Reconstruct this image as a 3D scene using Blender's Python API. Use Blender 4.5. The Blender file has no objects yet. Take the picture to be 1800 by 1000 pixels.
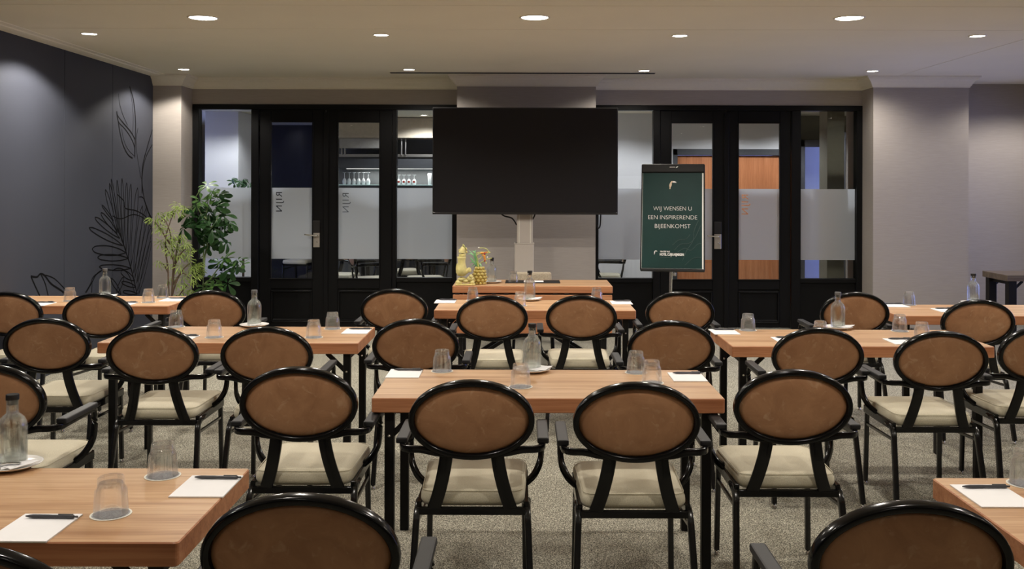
import bpy, bmesh, math, random
from mathutils import Vector, Matrix
random.seed(7)
S = bpy.context.scene
COL = S.collection
PI = math.pi

# ------------------------------------------------------------------ camera, world, exposure
F, PX, PY, ROLL, EYE = 1700.0, 920.0, 325.0, 0.0025, 1.64
cam_d = bpy.data.cameras.new('camera')
cam = bpy.data.objects.new('camera', cam_d); COL.objects.link(cam)
cam_d.sensor_width = 36.0; cam_d.sensor_fit = 'HORIZONTAL'
cam_d.lens = F / 1800.0 * 36.0
cam_d.shift_x = -(PX - 900.0) / 1800.0
cam_d.shift_y = -(500.0 - PY) / 1800.0
cam_d.clip_start = 0.05
cam.matrix_world = Matrix.Translation((0, 0, EYE)) @ Matrix.Rotation(PI / 2, 4, 'X') @ Matrix.Rotation(ROLL, 4, 'Z')
S.camera = cam

world = bpy.data.worlds.new('dusk_sky'); S.world = world
world.use_nodes = True
world.node_tree.nodes['Background'].inputs[0].default_value = (0.24, 0.29, 0.74, 1)   # blue hour outside the windows
world.node_tree.nodes['Background'].inputs[1].default_value = 4.6

S.view_settings.view_transform = 'Standard'
S.view_settings.look = 'None'
S.view_settings.exposure = 0.0
S.view_settings.gamma = 1.0
S.view_settings.use_curve_mapping = False
S.cycles.use_denoising = True
S.cycles.max_bounces = 14
S.cycles.diffuse_bounces = 5
S.cycles.transmission_bounces = 14
S.cycles.transparent_max_bounces = 16
S.cycles.sample_clamp_indirect = 10.0
S.cycles.caustics_refractive = False
S.cycles.caustics_reflective = False

LAMP_W = 92.0          # one ceiling downlight, main room
HALL_W = 85.0          # one added downlight in the hall behind the glass
WARM = (1.0, 0.93, 0.83)
COOL = (0.95, 0.97, 1.0)

# ------------------------------------------------------------------ helpers
def unroll(px, py):
    dx, dy = px - PX, py - PY
    c, s = math.cos(ROLL), math.sin(ROLL)
    return dx * c + dy * s, -dx * s + dy * c
def W(px, py, Y):                       # point of the photograph at a known distance
    dx, dy = unroll(px, py)
    return Vector((dx * Y / F, Y, EYE - dy * Y / F))
def ontop(px, py, z=0.75):              # point of the photograph on a horizontal plane
    dx, dy = unroll(px, py)
    Y = F * (EYE - z) / dy
    return Vector((dx * Y / F, Y, z))

def link(name, bm, mat, parent=None, smooth=False, kind=None, loc=None):
    me = bpy.data.meshes.new(name)
    bmesh.ops.recalc_face_normals(bm, faces=bm.faces)
    bm.to_mesh(me); bm.free()
    for m in (mat if isinstance(mat, (list, tuple)) else [mat]): me.materials.append(m)
    if smooth:
        me.shade_smooth() if smooth is True else me.set_sharp_from_angle(angle=smooth)
    o = bpy.data.objects.new(name, me); COL.objects.link(o)
    if parent: o.parent = parent
    if kind: o['kind'] = kind
    if loc is not None: o.location = loc
    return o
ORD = ('first', 'second', 'third', 'fourth', 'fifth', 'sixth', 'seventh')
def nb(): return bmesh.new()
def tag(o, label, cat, group=None):
    o['label'] = label; o['category'] = cat
    if group: o['group'] = group
    return o
def thing(name, label, cat, loc=(0, 0, 0), rz=0.0, group=None):
    o = bpy.data.objects.new(name, None); COL.objects.link(o)
    o.location = loc; o.rotation_euler = (0, 0, rz)
    return tag(o, label, cat, group)
def dup(root, loc, rz, label, group=None):
    def cp(o, parent):
        c = o.copy(); COL.objects.link(c)
        if parent: c.parent = parent
        for ch in o.children: cp(ch, c)
        return c
    r = cp(root, None)
    r.location = loc; r.rotation_euler = (0, 0, rz); r['label'] = label
    if group: r['group'] = group
    return r

def box(bm, x0, x1, y0, y1, z0, z1, bev=0.0, seg=2, mi=0, mat=None):
    b = bmesh.new()
    r = bmesh.ops.create_cube(b, size=1.0)
    for v in b.verts:
        v.co = Vector((x0 + (v.co.x + .5) * (x1 - x0), y0 + (v.co.y + .5) * (y1 - y0), z0 + (v.co.z + .5) * (z1 - z0)))
    if bev > 0:
        bmesh.ops.bevel(b, geom=b.edges[:], offset=bev, segments=seg, affect='EDGES', profile=0.5)
    merge(bm, b, mat, mi)
def merge(bm, b, mat=None, mi=0):
    if mat is not None: bmesh.ops.transform(b, matrix=mat, verts=b.verts)
    vm = {}
    for v in b.verts: vm[v] = bm.verts.new(v.co)
    for f in b.faces:
        try:
            nf = bm.faces.new([vm[v] for v in f.verts]); nf.material_index = mi if mi else f.material_index; nf.smooth = f.smooth
        except ValueError: pass
    b.free()
def rrect(w, h, r=0.0, n=3):            # rounded rectangle section, w along normal, h along binormal
    if r <= 0: return [(-w/2, -h/2), (w/2, -h/2), (w/2, h/2), (-w/2, h/2)]
    out = []
    for cx, cy, a0 in ((w/2-r, -h/2+r, -90), (w/2-r, h/2-r, 0), (-w/2+r, h/2-r, 90), (-w/2+r, -h/2+r, 180)):
        for i in range(n):
            a = math.radians(a0 + 90 * i / (n - 1)); out.append((cx + r*math.cos(a), cy + r*math.sin(a)))
    return out
def circ(r, n=8): return [(r*math.cos(2*PI*i/n), r*math.sin(2*PI*i/n)) for i in range(n)]
def smoothpath(pts, sub=6):             # Catmull-Rom
    P = [Vector(p) for p in pts]; out = []
    for i in range(len(P) - 1):
        p0 = P[max(i-1, 0)]; p1 = P[i]; p2 = P[i+1]; p3 = P[min(i+2, len(P)-1)]
        for k in range(sub):
            t = k / sub
            out.append(0.5*((2*p1) + (p2-p0)*t + (2*p0-5*p1+4*p2-p3)*t*t + (3*p1-p0-3*p2+p3)*t**3))
    out.append(P[-1]); return out
def sweep(bm, pts, sec, ref=(0, 0, 1), closed=False, caps=True, scale=None, smooth=False):
    P = [Vector(p) for p in pts]; n = len(P); rings = []; ref = Vector(ref)
    for i, p in enumerate(P):
        if closed: t = P[(i+1) % n] - P[i-1]
        else: t = P[min(i+1, n-1)] - P[max(i-1, 0)]
        t.normalize()
        nn = ref - t * ref.dot(t)
        if nn.length < 1e-4: nn = Vector((1, 0, 0)) - t * t.x
        nn.normalize(); b = t.cross(nn)
        k = scale[i] if scale else 1.0
        rings.append([bm.verts.new(p + nn*u*k + b*v*k) for u, v in sec])
    m = len(sec)
    for i in range(n if closed else n - 1):
        a, c = rings[i], rings[(i+1) % n]
        for j in range(m):
            f = bm.faces.new((a[j], a[(j+1) % m], c[(j+1) % m], c[j])); f.smooth = smooth
    if caps and not closed:
        bm.faces.new(rings[0][::-1]); bm.faces.new(rings[-1])
def lathe(bm, prof, n=24, c=(0, 0, 0), closed=False, smooth=True, ripple=None, mi=0):
    rings = []
    for (r, z) in prof:
        if r < 1e-6: rings.append([bm.verts.new((c[0], c[1], c[2]+z))])
        else:
            rings.append([bm.verts.new((c[0] + r*math.cos(2*PI*i/n), c[1] + r*math.sin(2*PI*i/n), c[2]+z)) for i in range(n)])
    prs = list(zip(rings[:-1], rings[1:])) + ([(rings[-1], rings[0])] if closed else [])
    for a, b in prs:
        for i in range(n):
            j = (i+1) % n
            q = [a[i % len(a)], a[j % len(a)], b[j % len(b)], b[i % len(b)]]
            q2 = []
            for v in q:
                if v not in q2: q2.append(v)
            if len(q2) > 2:
                f = bm.faces.new(q2); f.smooth = smooth; f.material_index = mi
def plane_quad(bm, a, b, c, d):
    return bm.faces.new([bm.verts.new(p) for p in (a, b, c, d)])

# ------------------------------------------------------------------ materials
def srgb(r, g, b):
    f = lambda c: c/12.92 if c <= .04045 else ((c+.055)/1.055)**2.4
    return (f(r/255), f(g/255), f(b/255), 1)
class NT:
    def __init__(s, name):
        s.m = bpy.data.materials.new(name); s.m.use_nodes = True
        s.t = s.m.node_tree; s.b = s.t.nodes['Principled BSDF']; s.out = s.t.nodes['Material Output']
    def n(s, typ, **kw):
        x = s.t.nodes.new(typ)
        for k, v in kw.items():
            if k.startswith('_'): setattr(x, k[1:], v)
            else: x.inputs[k.replace('__', ' ')].default_value = v
        return x
    def l(s, a, b): s.t.links.new(a, b)
    def set(s, **kw):
        for k, v in kw.items(): s.b.inputs[k.replace('__', ' ')].default_value = v
        return s
    def coords(s, kind='Object', scale=(1, 1, 1), rnd=False):
        tc = s.n('ShaderNodeTexCoord'); mp = s.n('ShaderNodeMapping'); mp.inputs['Scale'].default_value = scale
        s.l(tc.outputs[kind], mp.inputs['Vector'])
        if rnd:
            oi = s.n('ShaderNodeObjectInfo'); mu = s.n('ShaderNodeMath', _operation='MULTIPLY'); mu.inputs[1].default_value = 37.0
            s.l(oi.outputs['Random'], mu.inputs[0]); cb = s.n('ShaderNodeCombineXYZ')
            for k in range(3): s.l(mu.outputs[0], cb.inputs[k])
            s.l(cb.outputs[0], mp.inputs['Location'])
        return mp.outputs[0]
    def ramp(s, fac, stops):
        r = s.n('ShaderNodeValToRGB'); e = r.color_ramp.elements
        while len(e) < len(stops): e.new(0.5)
        for el, (p, c) in zip(e, stops): el.position = p; el.color = c
        s.l(fac, r.inputs[0]); return r.outputs[0]
    def bump(s, h, strength=.2, dist=.002):
        b = s.n('ShaderNodeBump'); b.inputs['Strength'].default_value = strength; b.inputs['Distance'].default_value = dist
        s.l(h, b.inputs['Height']); s.l(b.outputs[0], s.b.inputs['Normal'])
def plain(name, col, rough=.5, metal=0.0, spec=.5, coat=0.0, var=0.06, scale=30):
    t = NT(name); t.set(Roughness=rough, Metallic=metal, **{'Specular__IOR__Level': spec, 'Coat__Weight': coat})
    no = t.n('ShaderNodeTexNoise', Scale=scale, Detail=3.0); t.l(t.coords(), no.inputs['Vector'])
    c = Vector(col[:3])
    t.l(t.ramp(no.outputs[0], [(.3, (*(c*(1-var)), 1)), (.7, (*(c*(1+var)), 1))]), t.b.inputs['Base Color'])
    return t.m
def emit(name, col, strength):
    t = NT(name); t.set(Roughness=.5); t.b.inputs['Base Color'].default_value = (.8, .8, .8, 1)
    t.b.inputs['Emission Color'].default_value = col; t.b.inputs['Emission Strength'].default_value = strength
    return t.m
def wood(name, c0, c1, c2, rough=.42, axis='X', rnd=True, fine=1.0):
    t = NT(name); t.set(Roughness=rough, **{'Specular__IOR__Level': .35})
    sc = {'X': (.32, 9, 9), 'Z': (9, 9, .32)}[axis]
    v = t.coords('Object', tuple(k*fine for k in sc), rnd)
    n1 = t.n('ShaderNodeTexNoise', Scale=1.6, Detail=5.0, Roughness=.6, Distortion=.6); t.l(v, n1.inputs['Vector'])
    v2 = t.coords('Object', tuple(k*fine*7 for k in sc), rnd)
    n2 = t.n('ShaderNodeTexNoise', Scale=2.0, Detail=4.0); t.l(v2, n2.inputs['Vector'])
    mx = t.n('ShaderNodeMix', _data_type='FLOAT'); mx.inputs[0].default_value = .35
    t.l(n1.outputs[0], mx.inputs[2]); t.l(n2.outputs[0], mx.inputs[3])
    t.l(t.ramp(mx.outputs[0], [(.36, c0), (.5, c1), (.62, c2)]), t.b.inputs['Base Color'])
    t.bump(n2.outputs[0], .08, .001)
    return t.m
def glassmix(name, trans, tint=(1, 1, 1, 1), rough=0.02, ior=1.45, edge=.13):
    t = NT(name); t.t.nodes.remove(t.b)
    g = t.n('ShaderNodeBsdfGlass'); g.inputs['IOR'].default_value = ior; g.inputs['Roughness'].default_value = rough; g.inputs['Color'].default_value = tint
    tr = t.n('ShaderNodeBsdfTransparent'); tr.inputs['Color'].default_value = tint
    m = t.n('ShaderNodeMixShader'); m.inputs[0].default_value = trans
    t.l(g.outputs[0], m.inputs[1]); t.l(tr.outputs[0], m.inputs[2])
    # pale haze mixed in towards the edges, imitating the bright sheen of glass
    d = t.n('ShaderNodeBsdfTranslucent'); d.inputs['Color'].default_value = (.9, .92, .92, 1)
    lw = t.n('ShaderNodeLayerWeight'); lw.inputs['Blend'].default_value = .35
    mu = t.n('ShaderNodeMath', _operation='MULTIPLY'); mu.inputs[1].default_value = edge; t.l(lw.outputs['Facing'], mu.inputs[0])
    m2 = t.n('ShaderNodeMixShader'); t.l(mu.outputs[0], m2.inputs[0]); t.l(m.outputs[0], m2.inputs[1]); t.l(d.outputs[0], m2.inputs[2])
    t.l(m2.outputs[0], t.out.inputs[0])
    return t.m
def panemat(name):
    t = NT(name); t.t.nodes.remove(t.b)
    g = t.n('ShaderNodeBsdfGlossy'); g.inputs['Roughness'].default_value = .0
    tr = t.n('ShaderNodeBsdfTransparent'); tr.inputs['Color'].default_value = (.94, .96, .97, 1)
    fr = t.n('ShaderNodeFresnel'); fr.inputs['IOR'].default_value = 1.45
    m = t.n('ShaderNodeMixShader')
    t.l(fr.outputs[0], m.inputs[0]); t.l(tr.outputs[0], m.inputs[1]); t.l(g.outputs[0], m.inputs[2]); t.l(m.outputs[0], t.out.inputs[0])
    return t.m
def frostmat(name):
    t = NT(name); t.t.nodes.remove(t.b)
    d = t.n('ShaderNodeBsdfDiffuse'); d.inputs['Color'].default_value = (.64, .68, .73, 1)
    tl = t.n('ShaderNodeBsdfTranslucent'); tl.inputs['Color'].default_value = (.72, .76, .82, 1)
    tr = t.n('ShaderNodeBsdfTransparent')
    m = t.n('ShaderNodeMixShader'); m.inputs[0].default_value = .6
    m2 = t.n('ShaderNodeMixShader'); m2.inputs[0].default_value = .06
    t.l(d.outputs[0], m.inputs[1]); t.l(tl.outputs[0], m.inputs[2]); t.l(m.outputs[0], m2.inputs[1]); t.l(tr.outputs[0], m2.inputs[2])
    t.l(m2.outputs[0], t.out.inputs[0]); return t.m
def wallpaper(name, c, rough=.75, amp=.12):
    t = NT(name); t.set(Roughness=rough, **{'Specular__IOR__Level': .25})
    v = t.coords('Object', (3, 3, 60)); no = t.n('ShaderNodeTexNoise', Scale=3.0, Detail=5.0); t.l(v, no.inputs['Vector'])
    c = Vector(c[:3]); t.l(t.ramp(no.outputs[0], [(.3, (*(c*(1-amp)), 1)), (.7, (*(c*(1+amp)), 1))]), t.b.inputs['Base Color'])
    t.bump(no.outputs[0], .07, .002); return t.m
def carpet(name):
    t = NT(name); t.set(Roughness=.95, **{'Specular__IOR__Level': .1})
    v = t.coords('Object'); a = t.n('ShaderNodeTexNoise', Scale=150.0, Detail=3.0, Roughness=.75); t.l(v, a.inputs['Vector'])
    b = t.n('ShaderNodeTexVoronoi', Scale=200.0); t.l(v, b.inputs['Vector'])
    mx = t.n('ShaderNodeMix', _data_type='FLOAT'); mx.inputs[0].default_value = .3
    t.l(a.outputs[0], mx.inputs[2]); t.l(b.outputs['Distance'], mx.inputs[3])
    t.l(t.ramp(mx.outputs[0], [(.36, (.028, .027, .022, 1)), (.45, (.125, .118, .095, 1)), (.53, (.36, .34, .275, 1)), (.6, (.62, .59, .48, 1))]), t.b.inputs['Base Color'])
    t.bump(mx.outputs[0], .6, .006); return t.m
def leather(name, c0, c1, vein):
    t = NT(name); t.set(Roughness=.48, **{'Specular__IOR__Level': .4})
    v = t.coords('Object', (1, 1, 1), True)
    a = t.n('ShaderNodeTexNoise', Scale=9.0, Detail=6.0, Roughness=.65, Distortion=.8); t.l(v, a.inputs['Vector'])
    vo = t.n('ShaderNodeTexNoise', Scale=22.0, Detail=4.0, Distortion=1.2); t.l(v, vo.inputs['Vector'])
    base = t.ramp(a.outputs[0], [(.3, c0), (.7, c1)])
    vf = t.ramp(vo.outputs[0], [(.58, (0, 0, 0, 1)), (.75, (.5, .5, .5, 1))])
    mx = t.n('ShaderNodeMix', _data_type='RGBA'); t.l(vf, mx.inputs[0]); t.l(base, mx.inputs[6]); mx.inputs[7].default_value = vein
    t.l(mx.outputs[2], t.b.inputs['Base Color']); t.bump(a.outputs[0], .1, .002); return t.m
def fabric(name, c0, c1, scale=350, rough=.9):
    t = NT(name); t.set(Roughness=rough, **{'Specular__IOR__Level': .15, 'Sheen__Weight': .15})
    v = t.coords(); a = t.n('ShaderNodeTexNoise', Scale=scale, Detail=2.0); t.l(v, a.inputs['Vector'])
    t.l(t.ramp(a.outputs[0], [(.35, c0), (.65, c1)]), t.b.inputs['Base Color']); t.bump(a.outputs[0], .35, .002); return t.m

M = {}
M['ceiling'] = plain('ceiling_paint', (.80, .755, .62), .85, spec=.2, var=.015, scale=2)
M['crown'] = plain('crown_paint', (.78, .74, .63), .7, spec=.3, var=.015)
M['wallpaper'] = wallpaper('taupe_wallpaper', (.365, .330, .302), amp=.05)
M['hallwall'] = plain('hall_white_paint', (.70, .69, .70), .8, spec=.2, var=.01, scale=3)
M['navy'] = plain('navy_wall', (.030, .031, .040), .7, spec=.3)
M['panel'] = plain('charcoal_panel', (.049, .053, .069), .55, spec=.2, var=.02, scale=4)
M['print'] = plain('black_print', (.004, .004, .005), .6, spec=.1)
M['seam'] = plain('panel_seam', (.01, .01, .012), .7)
M['carpet'] = carpet('speckled_carpet')
M['black'] = plain('black_paint', (.0055, .0055, .006), .36, spec=.14)
M['blackmetal'] = plain('black_gloss_metal', (.0035, .0035, .004), .16, spec=.28)
M['legmetal'] = plain('worn_black_metal', (.007, .007, .0075), .22, spec=.55)
M['armpad'] = plain('armrest_rubber', (.018, .018, .0195), .5, spec=.32)
M['tblack'] = plain('table_leg_black', (.006, .0055, .0055), .5, spec=.2)
M['leather'] = leather('brown_leather', (.300, .142, .068, 1), (.43, .225, .115, 1), (.56, .37, .23, 1))
M['seat'] = fabric('cream_seat_fabric', (.50, .455, .34, 1), (.62, .57, .44, 1))
M['boucle'] = fabric('beige_boucle', (.30, .25, .18, 1), (.52, .45, .34, 1), 220)
M['top'] = wood('walnut_top', (.32, .165, .078, 1), (.47, .28, .148, 1), (.57, .37, .215, 1))
M['edge'] = wood('walnut_edge', (.30, .115, .050, 1), (.42, .18, .085, 1), (.50, .24, .12, 1))
M['darktop'] = wood('dark_oak', (.06, .045, .035, 1), (.10, .075, .058, 1), (.14, .11, .085, 1))
M['doorwood'] = wood('orange_wood', (.40, .14, .055, 1), (.50, .185, .075, 1), (.58, .235, .10, 1), axis='Z', fine=2)
M['glass'] = glassmix('bottle_glass', .66, (.99, 1, .995, 1))
M['tumbler'] = glassmix('tumbler_glass', .66, (1, 1, 1, 1))
M['water'] = glassmix('water', .75, (.97, .985, .975, 1), 0, 1.33, .05)
M['pane'] = panemat('window_glass')
M['frost'] = frostmat('frosted_film')
M['paper'] = plain('white_paper', (.80, .79, .80), .8, spec=.2, var=.01)
M['porcelain'] = plain('white_porcelain', (.80, .78, .75), .25, spec=.5, var=.01)
M['pen'] = plain('grey_pen_plastic', (.05, .05, .058), .4)
M['coaster'] = plain('coaster_print', (.30, .30, .315), .6, var=.5, scale=160)
M['rim'] = plain('coaster_rim', (.72, .70, .62), .6)
M['capblack'] = plain('cap_black', (.012, .011, .011), .5, spec=.25)
M['capclear'] = plain('cap_grey', (.10, .10, .10), .4)
M['chrome'] = plain('chrome', (.75, .74, .72), .18, metal=1, var=.02)
M['steel'] = plain('brushed_steel', (.55, .52, .48), .35, metal=1, var=.03)
M['tvscreen'] = plain('tv_screen', (.0125, .0118, .0145), .4, spec=.25, var=.02)
M['tvframe'] = plain('tv_frame', (.05, .05, .053), .3, metal=.6)
M['cream'] = plain('beige_column_paint', (.52, .47, .42), .45, var=.01)
M['green'] = plain('dark_green_print', (.0065, .036, .033), .45, spec=.16, var=.10, scale=5)
M['greenline'] = plain('faint_green_line', (.0105, .047, .043), .4)
M['white'] = plain('white_print', (.85, .85, .83), .6, var=.01)
M['gold'] = plain('gold_print', (.70, .55, .36), .4, var=.05)
M['lens'] = emit('downlight_lens', (1, .93, .82, 1), 22.0)
M['lampring'] = plain('downlight_ring', (.72, .68, .60), .5, var=.01)
M['dark'] = plain('dark_recess', (.008, .008, .008), .9)
M['figure'] = plain('yellow_ceramic', (.60, .52, .21), .45, spec=.4, var=.16, scale=25)
M['pineapple'] = plain('ochre_ceramic', (.50, .39, .11), .4, spec=.5, var=.2, scale=30)
M['mint'] = plain('mint_leaf', (.20, .44, .20), .5, var=.2)
M['lime'] = plain('lime_stem', (.50, .52, .16), .5, var=.15)
M['orange'] = plain('orange_bloom', (.72, .30, .05), .5, var=.15)
M['red'] = plain('red_bloom', (.35, .03, .02), .5)
M['leafdark'] = plain('umbrella_leaf', (.036, .105, .030), .32, spec=.5, var=.3, scale=20)
M['leafmid'] = plain('umbrella_leaf_young', (.10, .22, .05), .4, spec=.4, var=.25, scale=20)
M['leaflight'] = plain('aralia_leaf', (.36, .47, .13), .5, spec=.3, var=.3, scale=20)
M['bark'] = plain('bark', (.10, .065, .04), .8, var=.2)
M['greenstem'] = plain('green_stem', (.12, .17, .06), .6)
M['pot'] = plain('charcoal_pot', (.035, .034, .036), .6)
M['soil'] = plain('soil', (.025, .018, .012), .95, var=.3, scale=60)
M['greywall'] = plain('bar_grey', (.17, .175, .185), .6)
M['bardark'] = plain('bar_cabinet', (.05, .052, .058), .5)
M['barlight'] = plain('bar_hood', (.46, .44, .41), .5)
M['soffit'] = plain('soffit_paint', (.55, .47, .36), .8)
M['shelfglass'] = plain('shelf_glass', (.40, .55, .52), .15)
M['stemglass'] = plain('stemware', (.62, .64, .66), .1, spec=.8)
M['olive'] = plain('olive_wall', (.16, .15, .11), .8)
M['greyframe'] = plain('grey_aluminium', (.13, .13, .15), .4, metal=.3)
M['led'] = emit('led_strip', (1, .95, .88, 1), .8)

# ------------------------------------------------------------------ the setting
CEIL = 2.85
DY = 11.06          # plane of the glazed doors
CY = 10.70          # front of the pillars
def wl(Y): return -4.10 + (CY - Y) * 0.0155       # the partition wall runs slightly askew
def struct(name, bm, mat, parent=None, smooth=False):
    o = link(name, bm, mat, parent, smooth)
    if parent is None: o['kind'] = 'structure'
    return o

bm = nb(); box(bm, -7, 7, -4, 18, -.1, 0); struct('floor', bm, M['carpet'])

# ceiling: separate boards with a shadow joint between them
bm = nb(); box(bm, -7, 7, -4, 11.52, CEIL + .02, CEIL + .12); ceiling = struct('ceiling', bm, M['ceiling'])
g = .004
for (x0, x1, y0, y1) in ((-4.4, 4.12, -4, 2.6), (-4.4, 4.12, 2.6, 6.53), (-4.4, 4.12, 6.53, 7.52), (-4.4, 4.12, 7.52, 11.5),
                         (4.12, 6.6, -4, 6.53), (4.12, 6.6, 6.53, 11.5)):
    bm = nb(); box(bm, x0 + g, x1 - g, y0 + g, y1 - g, CEIL, CEIL + .03, .003, 1)
    link('ceiling_panel', bm, M['ceiling'], ceiling)
# air slot
bm = nb(); a = W(685, 129, 10.42); b = W(1152, 131, 10.42)
box(bm, a.x, b.x, 10.42, 10.50, CEIL - .004, CEIL - .001); tag(link('air_slot', bm, M['dark']), 'long black slot diffuser in the ceiling above the screen', 'vent')

# left partition wall of panels
bm = nb()
for z0, z1 in ((0, 2.86),):
    vs = [(wl(-4)-.02, -4), (wl(CY)-.02, CY), (wl(CY)-.3, CY), (wl(-4)-.3, -4)]
    lo = [bm.verts.new((x, y, z0)) for x, y in vs]; hi = [bm.verts.new((x, y, z1)) for x, y in vs]
    bm.faces.new(lo); bm.faces.new(hi)
    for i in range(4): bm.faces.new((lo[i], lo[(i+1) % 4], hi[(i+1) % 4], hi[i]))
wall_left = struct('wall_left', bm, M['seam'])
ys = [-4, -2.6, -1.48, -.36, .76, 1.88, 3.0, 4.12, 5.24, 6.36, 7.45, 8.57, 9.61, CY]
for y0, y1 in zip(ys[:-1], ys[1:]):
    bm = nb(); y0 += .004; y1 -= .004
    vs = [(wl(y0), y0), (wl(y1), y1), (wl(y1)-.02, y1), (wl(y0)-.02, y0)]
    lo = [bm.verts.new((x, y, .0)) for x, y in vs]; hi = [bm.verts.new((x, y, 2.835)) for x, y in vs]
    bm.faces.new(lo); bm.faces.new(hi)
    for i in range(4): bm.faces.new((lo[i], lo[(i+1) % 4], hi[(i+1) % 4], hi[i]))
    link('wall_panel', bm, M['panel'], wall_left)
# printed plant drawing on the panels
def onwall(px, py):
    dx, dy = unroll(px, py); k = dx / F
    Y = (-4.10 + CY * .0155) / (k + .0155)
    return Vector((wl(Y), Y, EYE - dy * Y / F))
strokes = []
def cz(x0, y0, sc, pts, w=1.0): strokes.append(([(x0 + x*sc, y0 + y*sc) for x, y in pts], w))
A = (150, 140, .2); B = (140, 300, .22); C2 = (0, 250, .3)
cz(*A, [(388, 60), (418, 160), (436, 290), (441, 420), (437, 560), (432, 685)], 1.5)
cz(*A, [(388, 60), (410, 200), (420, 330), (416, 480)], .6)
cz(*A, [(290, 122), (300, 210), (330, 310), (370, 400)], .6)
cz(*A, [(275, 278), (285, 320), (340, 390), (400, 460), (436, 525)], 1.3)
cz(*A, [(275, 278), (290, 370), (345, 430), (400, 510), (436, 600)], 1.1)
cz(*A, [(283, 330), (300, 440), (330, 570), (375, 660), (415, 690)], 1.2)
cz(*A, [(318, 430), (340, 540), (380, 620), (430, 670)], .6)
cz(*A, [(462, 425), (450, 500), (450, 620), (470, 760), (490, 870)], .7)
cz(*A, [(588, 440), (545, 590), (515, 700), (500, 800), (497, 1000)], 1.3)
cz(*A, [(588, 570), (540, 660), (510, 760), (498, 860)], 1.1)
cz(*B, [(500, 0), (497, 90), (515, 220), (540, 310), (575, 380)], 1.4)
cz(*B, [(475, 210), (505, 215), (530, 270), (560, 360)], 1.0)
def leaf(tip, base, w, wt=1.0):
    t = Vector(tip); b = Vector(base); d = b - t; n = Vector((-d.y, d.x)).normalized()
    for s_ in (1, -1):
        cz(*B, [tuple(t + d*u + n*s_*w*math.sin(PI*min(1, u*.9+.1))**.8) if u > 0 else tuple(t) for u in (0, .08, .2, .4, .6, .8, 1)], wt)
for tip, base, w in (((75, 455), (345, 600), 22), ((122, 372), (320, 540), 20), ((170, 335), (300, 500), 17), ((178, 275), (270, 400), 8),
                     ((98, 625), (370, 655), 38), ((142, 692), (390, 700), 26), ((155, 768), (410, 780), 22), ((205, 150), (300, 490), 14),
                     ((238, 100), (310, 500), 10), ((252, 65), (320, 520), 8), ((298, 75), (335, 560), 9), ((338, 62), (350, 600), 10),
                     ((375, 95), (370, 650), 12), ((408, 105), (390, 700), 12), ((462, 135), (410, 760), 16), ((500, 280), (430, 820), 16),
                     ((530, 300), (440, 860), 14), ((560, 350), (455, 900), 14), ((572, 450), (460, 960), 16), ((570, 560), (470, 990), 14),
                     ((330, 800), (440, 880), 24), ((335, 890), (450, 930), 16), ((345, 965), (460, 985), 14), ((250, 860), (330, 990), 14),
                     ((350, 850), (290, 995), 14)):
    leaf(tip, base, w, .9)
cz(*B, [(320, 500), (360, 620), (410, 780), (460, 990)], 1.6)
cz(*B, [(300, 190), (350, 240), (365, 300), (450, 320), (530, 370), (575, 460)], 1.0)
cz(*B, [(260, 360), (330, 385), (430, 350), (520, 385), (570, 450)], .8)
cz(*B, [(50, 975), (100, 890), (130, 830), (185, 790)], 1.0)
cz(*B, [(95, 975), (100, 880)], .9)
cz(*B, [(260, 800), (300, 780), (350, 790), (400, 850), (440, 980)], .9)
cz(*C2, [(180, 785), (215, 790), (235, 772), (260, 780), (300, 830), (360, 870), (390, 900)], 1.3)
cz(*C2, [(180, 785), (205, 840), (235, 905)], 1.1)
cz(*C2, [(240, 775), (265, 830), (282, 900)], 1.0)
cz(*C2, [(265, 778), (320, 800), (380, 860)], .7)
cz(*C2, [(500, 880), (530, 830), (545, 790), (590, 755)], .9)
bm = nb()
for pts, wgt in strokes:
    P = smoothpath([onwall(*p) for p in pts], 4); hw = .0068 * wgt; prev = None
    for i, p in enumerate(P):
        t = (P[min(i+1, len(P)-1)] - P[max(i-1, 0)]); t.x = 0
        if t.length < 1e-6: continue
        t.normalize(); n = Vector((0, -t.z, t.y)) * hw
        q = []
        for c in (p + n, p - n):
            q.append(bm.verts.new((wl(c.y) + .0012, min(c.y, CY-.001), c.z)))
        if prev: bm.faces.new((prev[0], prev[1], q[1], q[0]))
        prev = q
mural = link('printed_drawing', bm, M['print'], wall_left); mural['label'] = 'black line drawing of palm leaves printed on the panels'; mural['kind'] = 'stuff'

# pillars, wall above the doors, right walls
xl, xr = -3.788, 3.870
cl, cr = -.736, .800
bm = nb(); box(bm, -4.5, xl, CY, 11.3, 0, CEIL + .02); struct('wall_back_pillar', bm, M['wallpaper'])
bm = nb(); box(bm, cl, cr, CY, 11.3, 0, CEIL + .02); struct('wall_back_pillar', bm, M['wallpaper'])
bm = nb(); box(bm, xr, 4.925, CY, 11.6, 0, CEIL + .02); struct('wall_back_pillar', bm, M['wallpaper'])
ztop = W(900, 184.5, DY).z
for a, b in ((xl, cl), (cr, xr)):
    bm = nb(); box(bm, a, b, DY, DY + .16, ztop, CEIL + .02); struct('wall_back', bm, M['wallpaper'])
bm = nb(); box(bm, 4.925, 6.6, 11.49, 11.7, 0, CEIL + .02); struct('wall_back', bm, M['wallpaper'])
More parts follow.
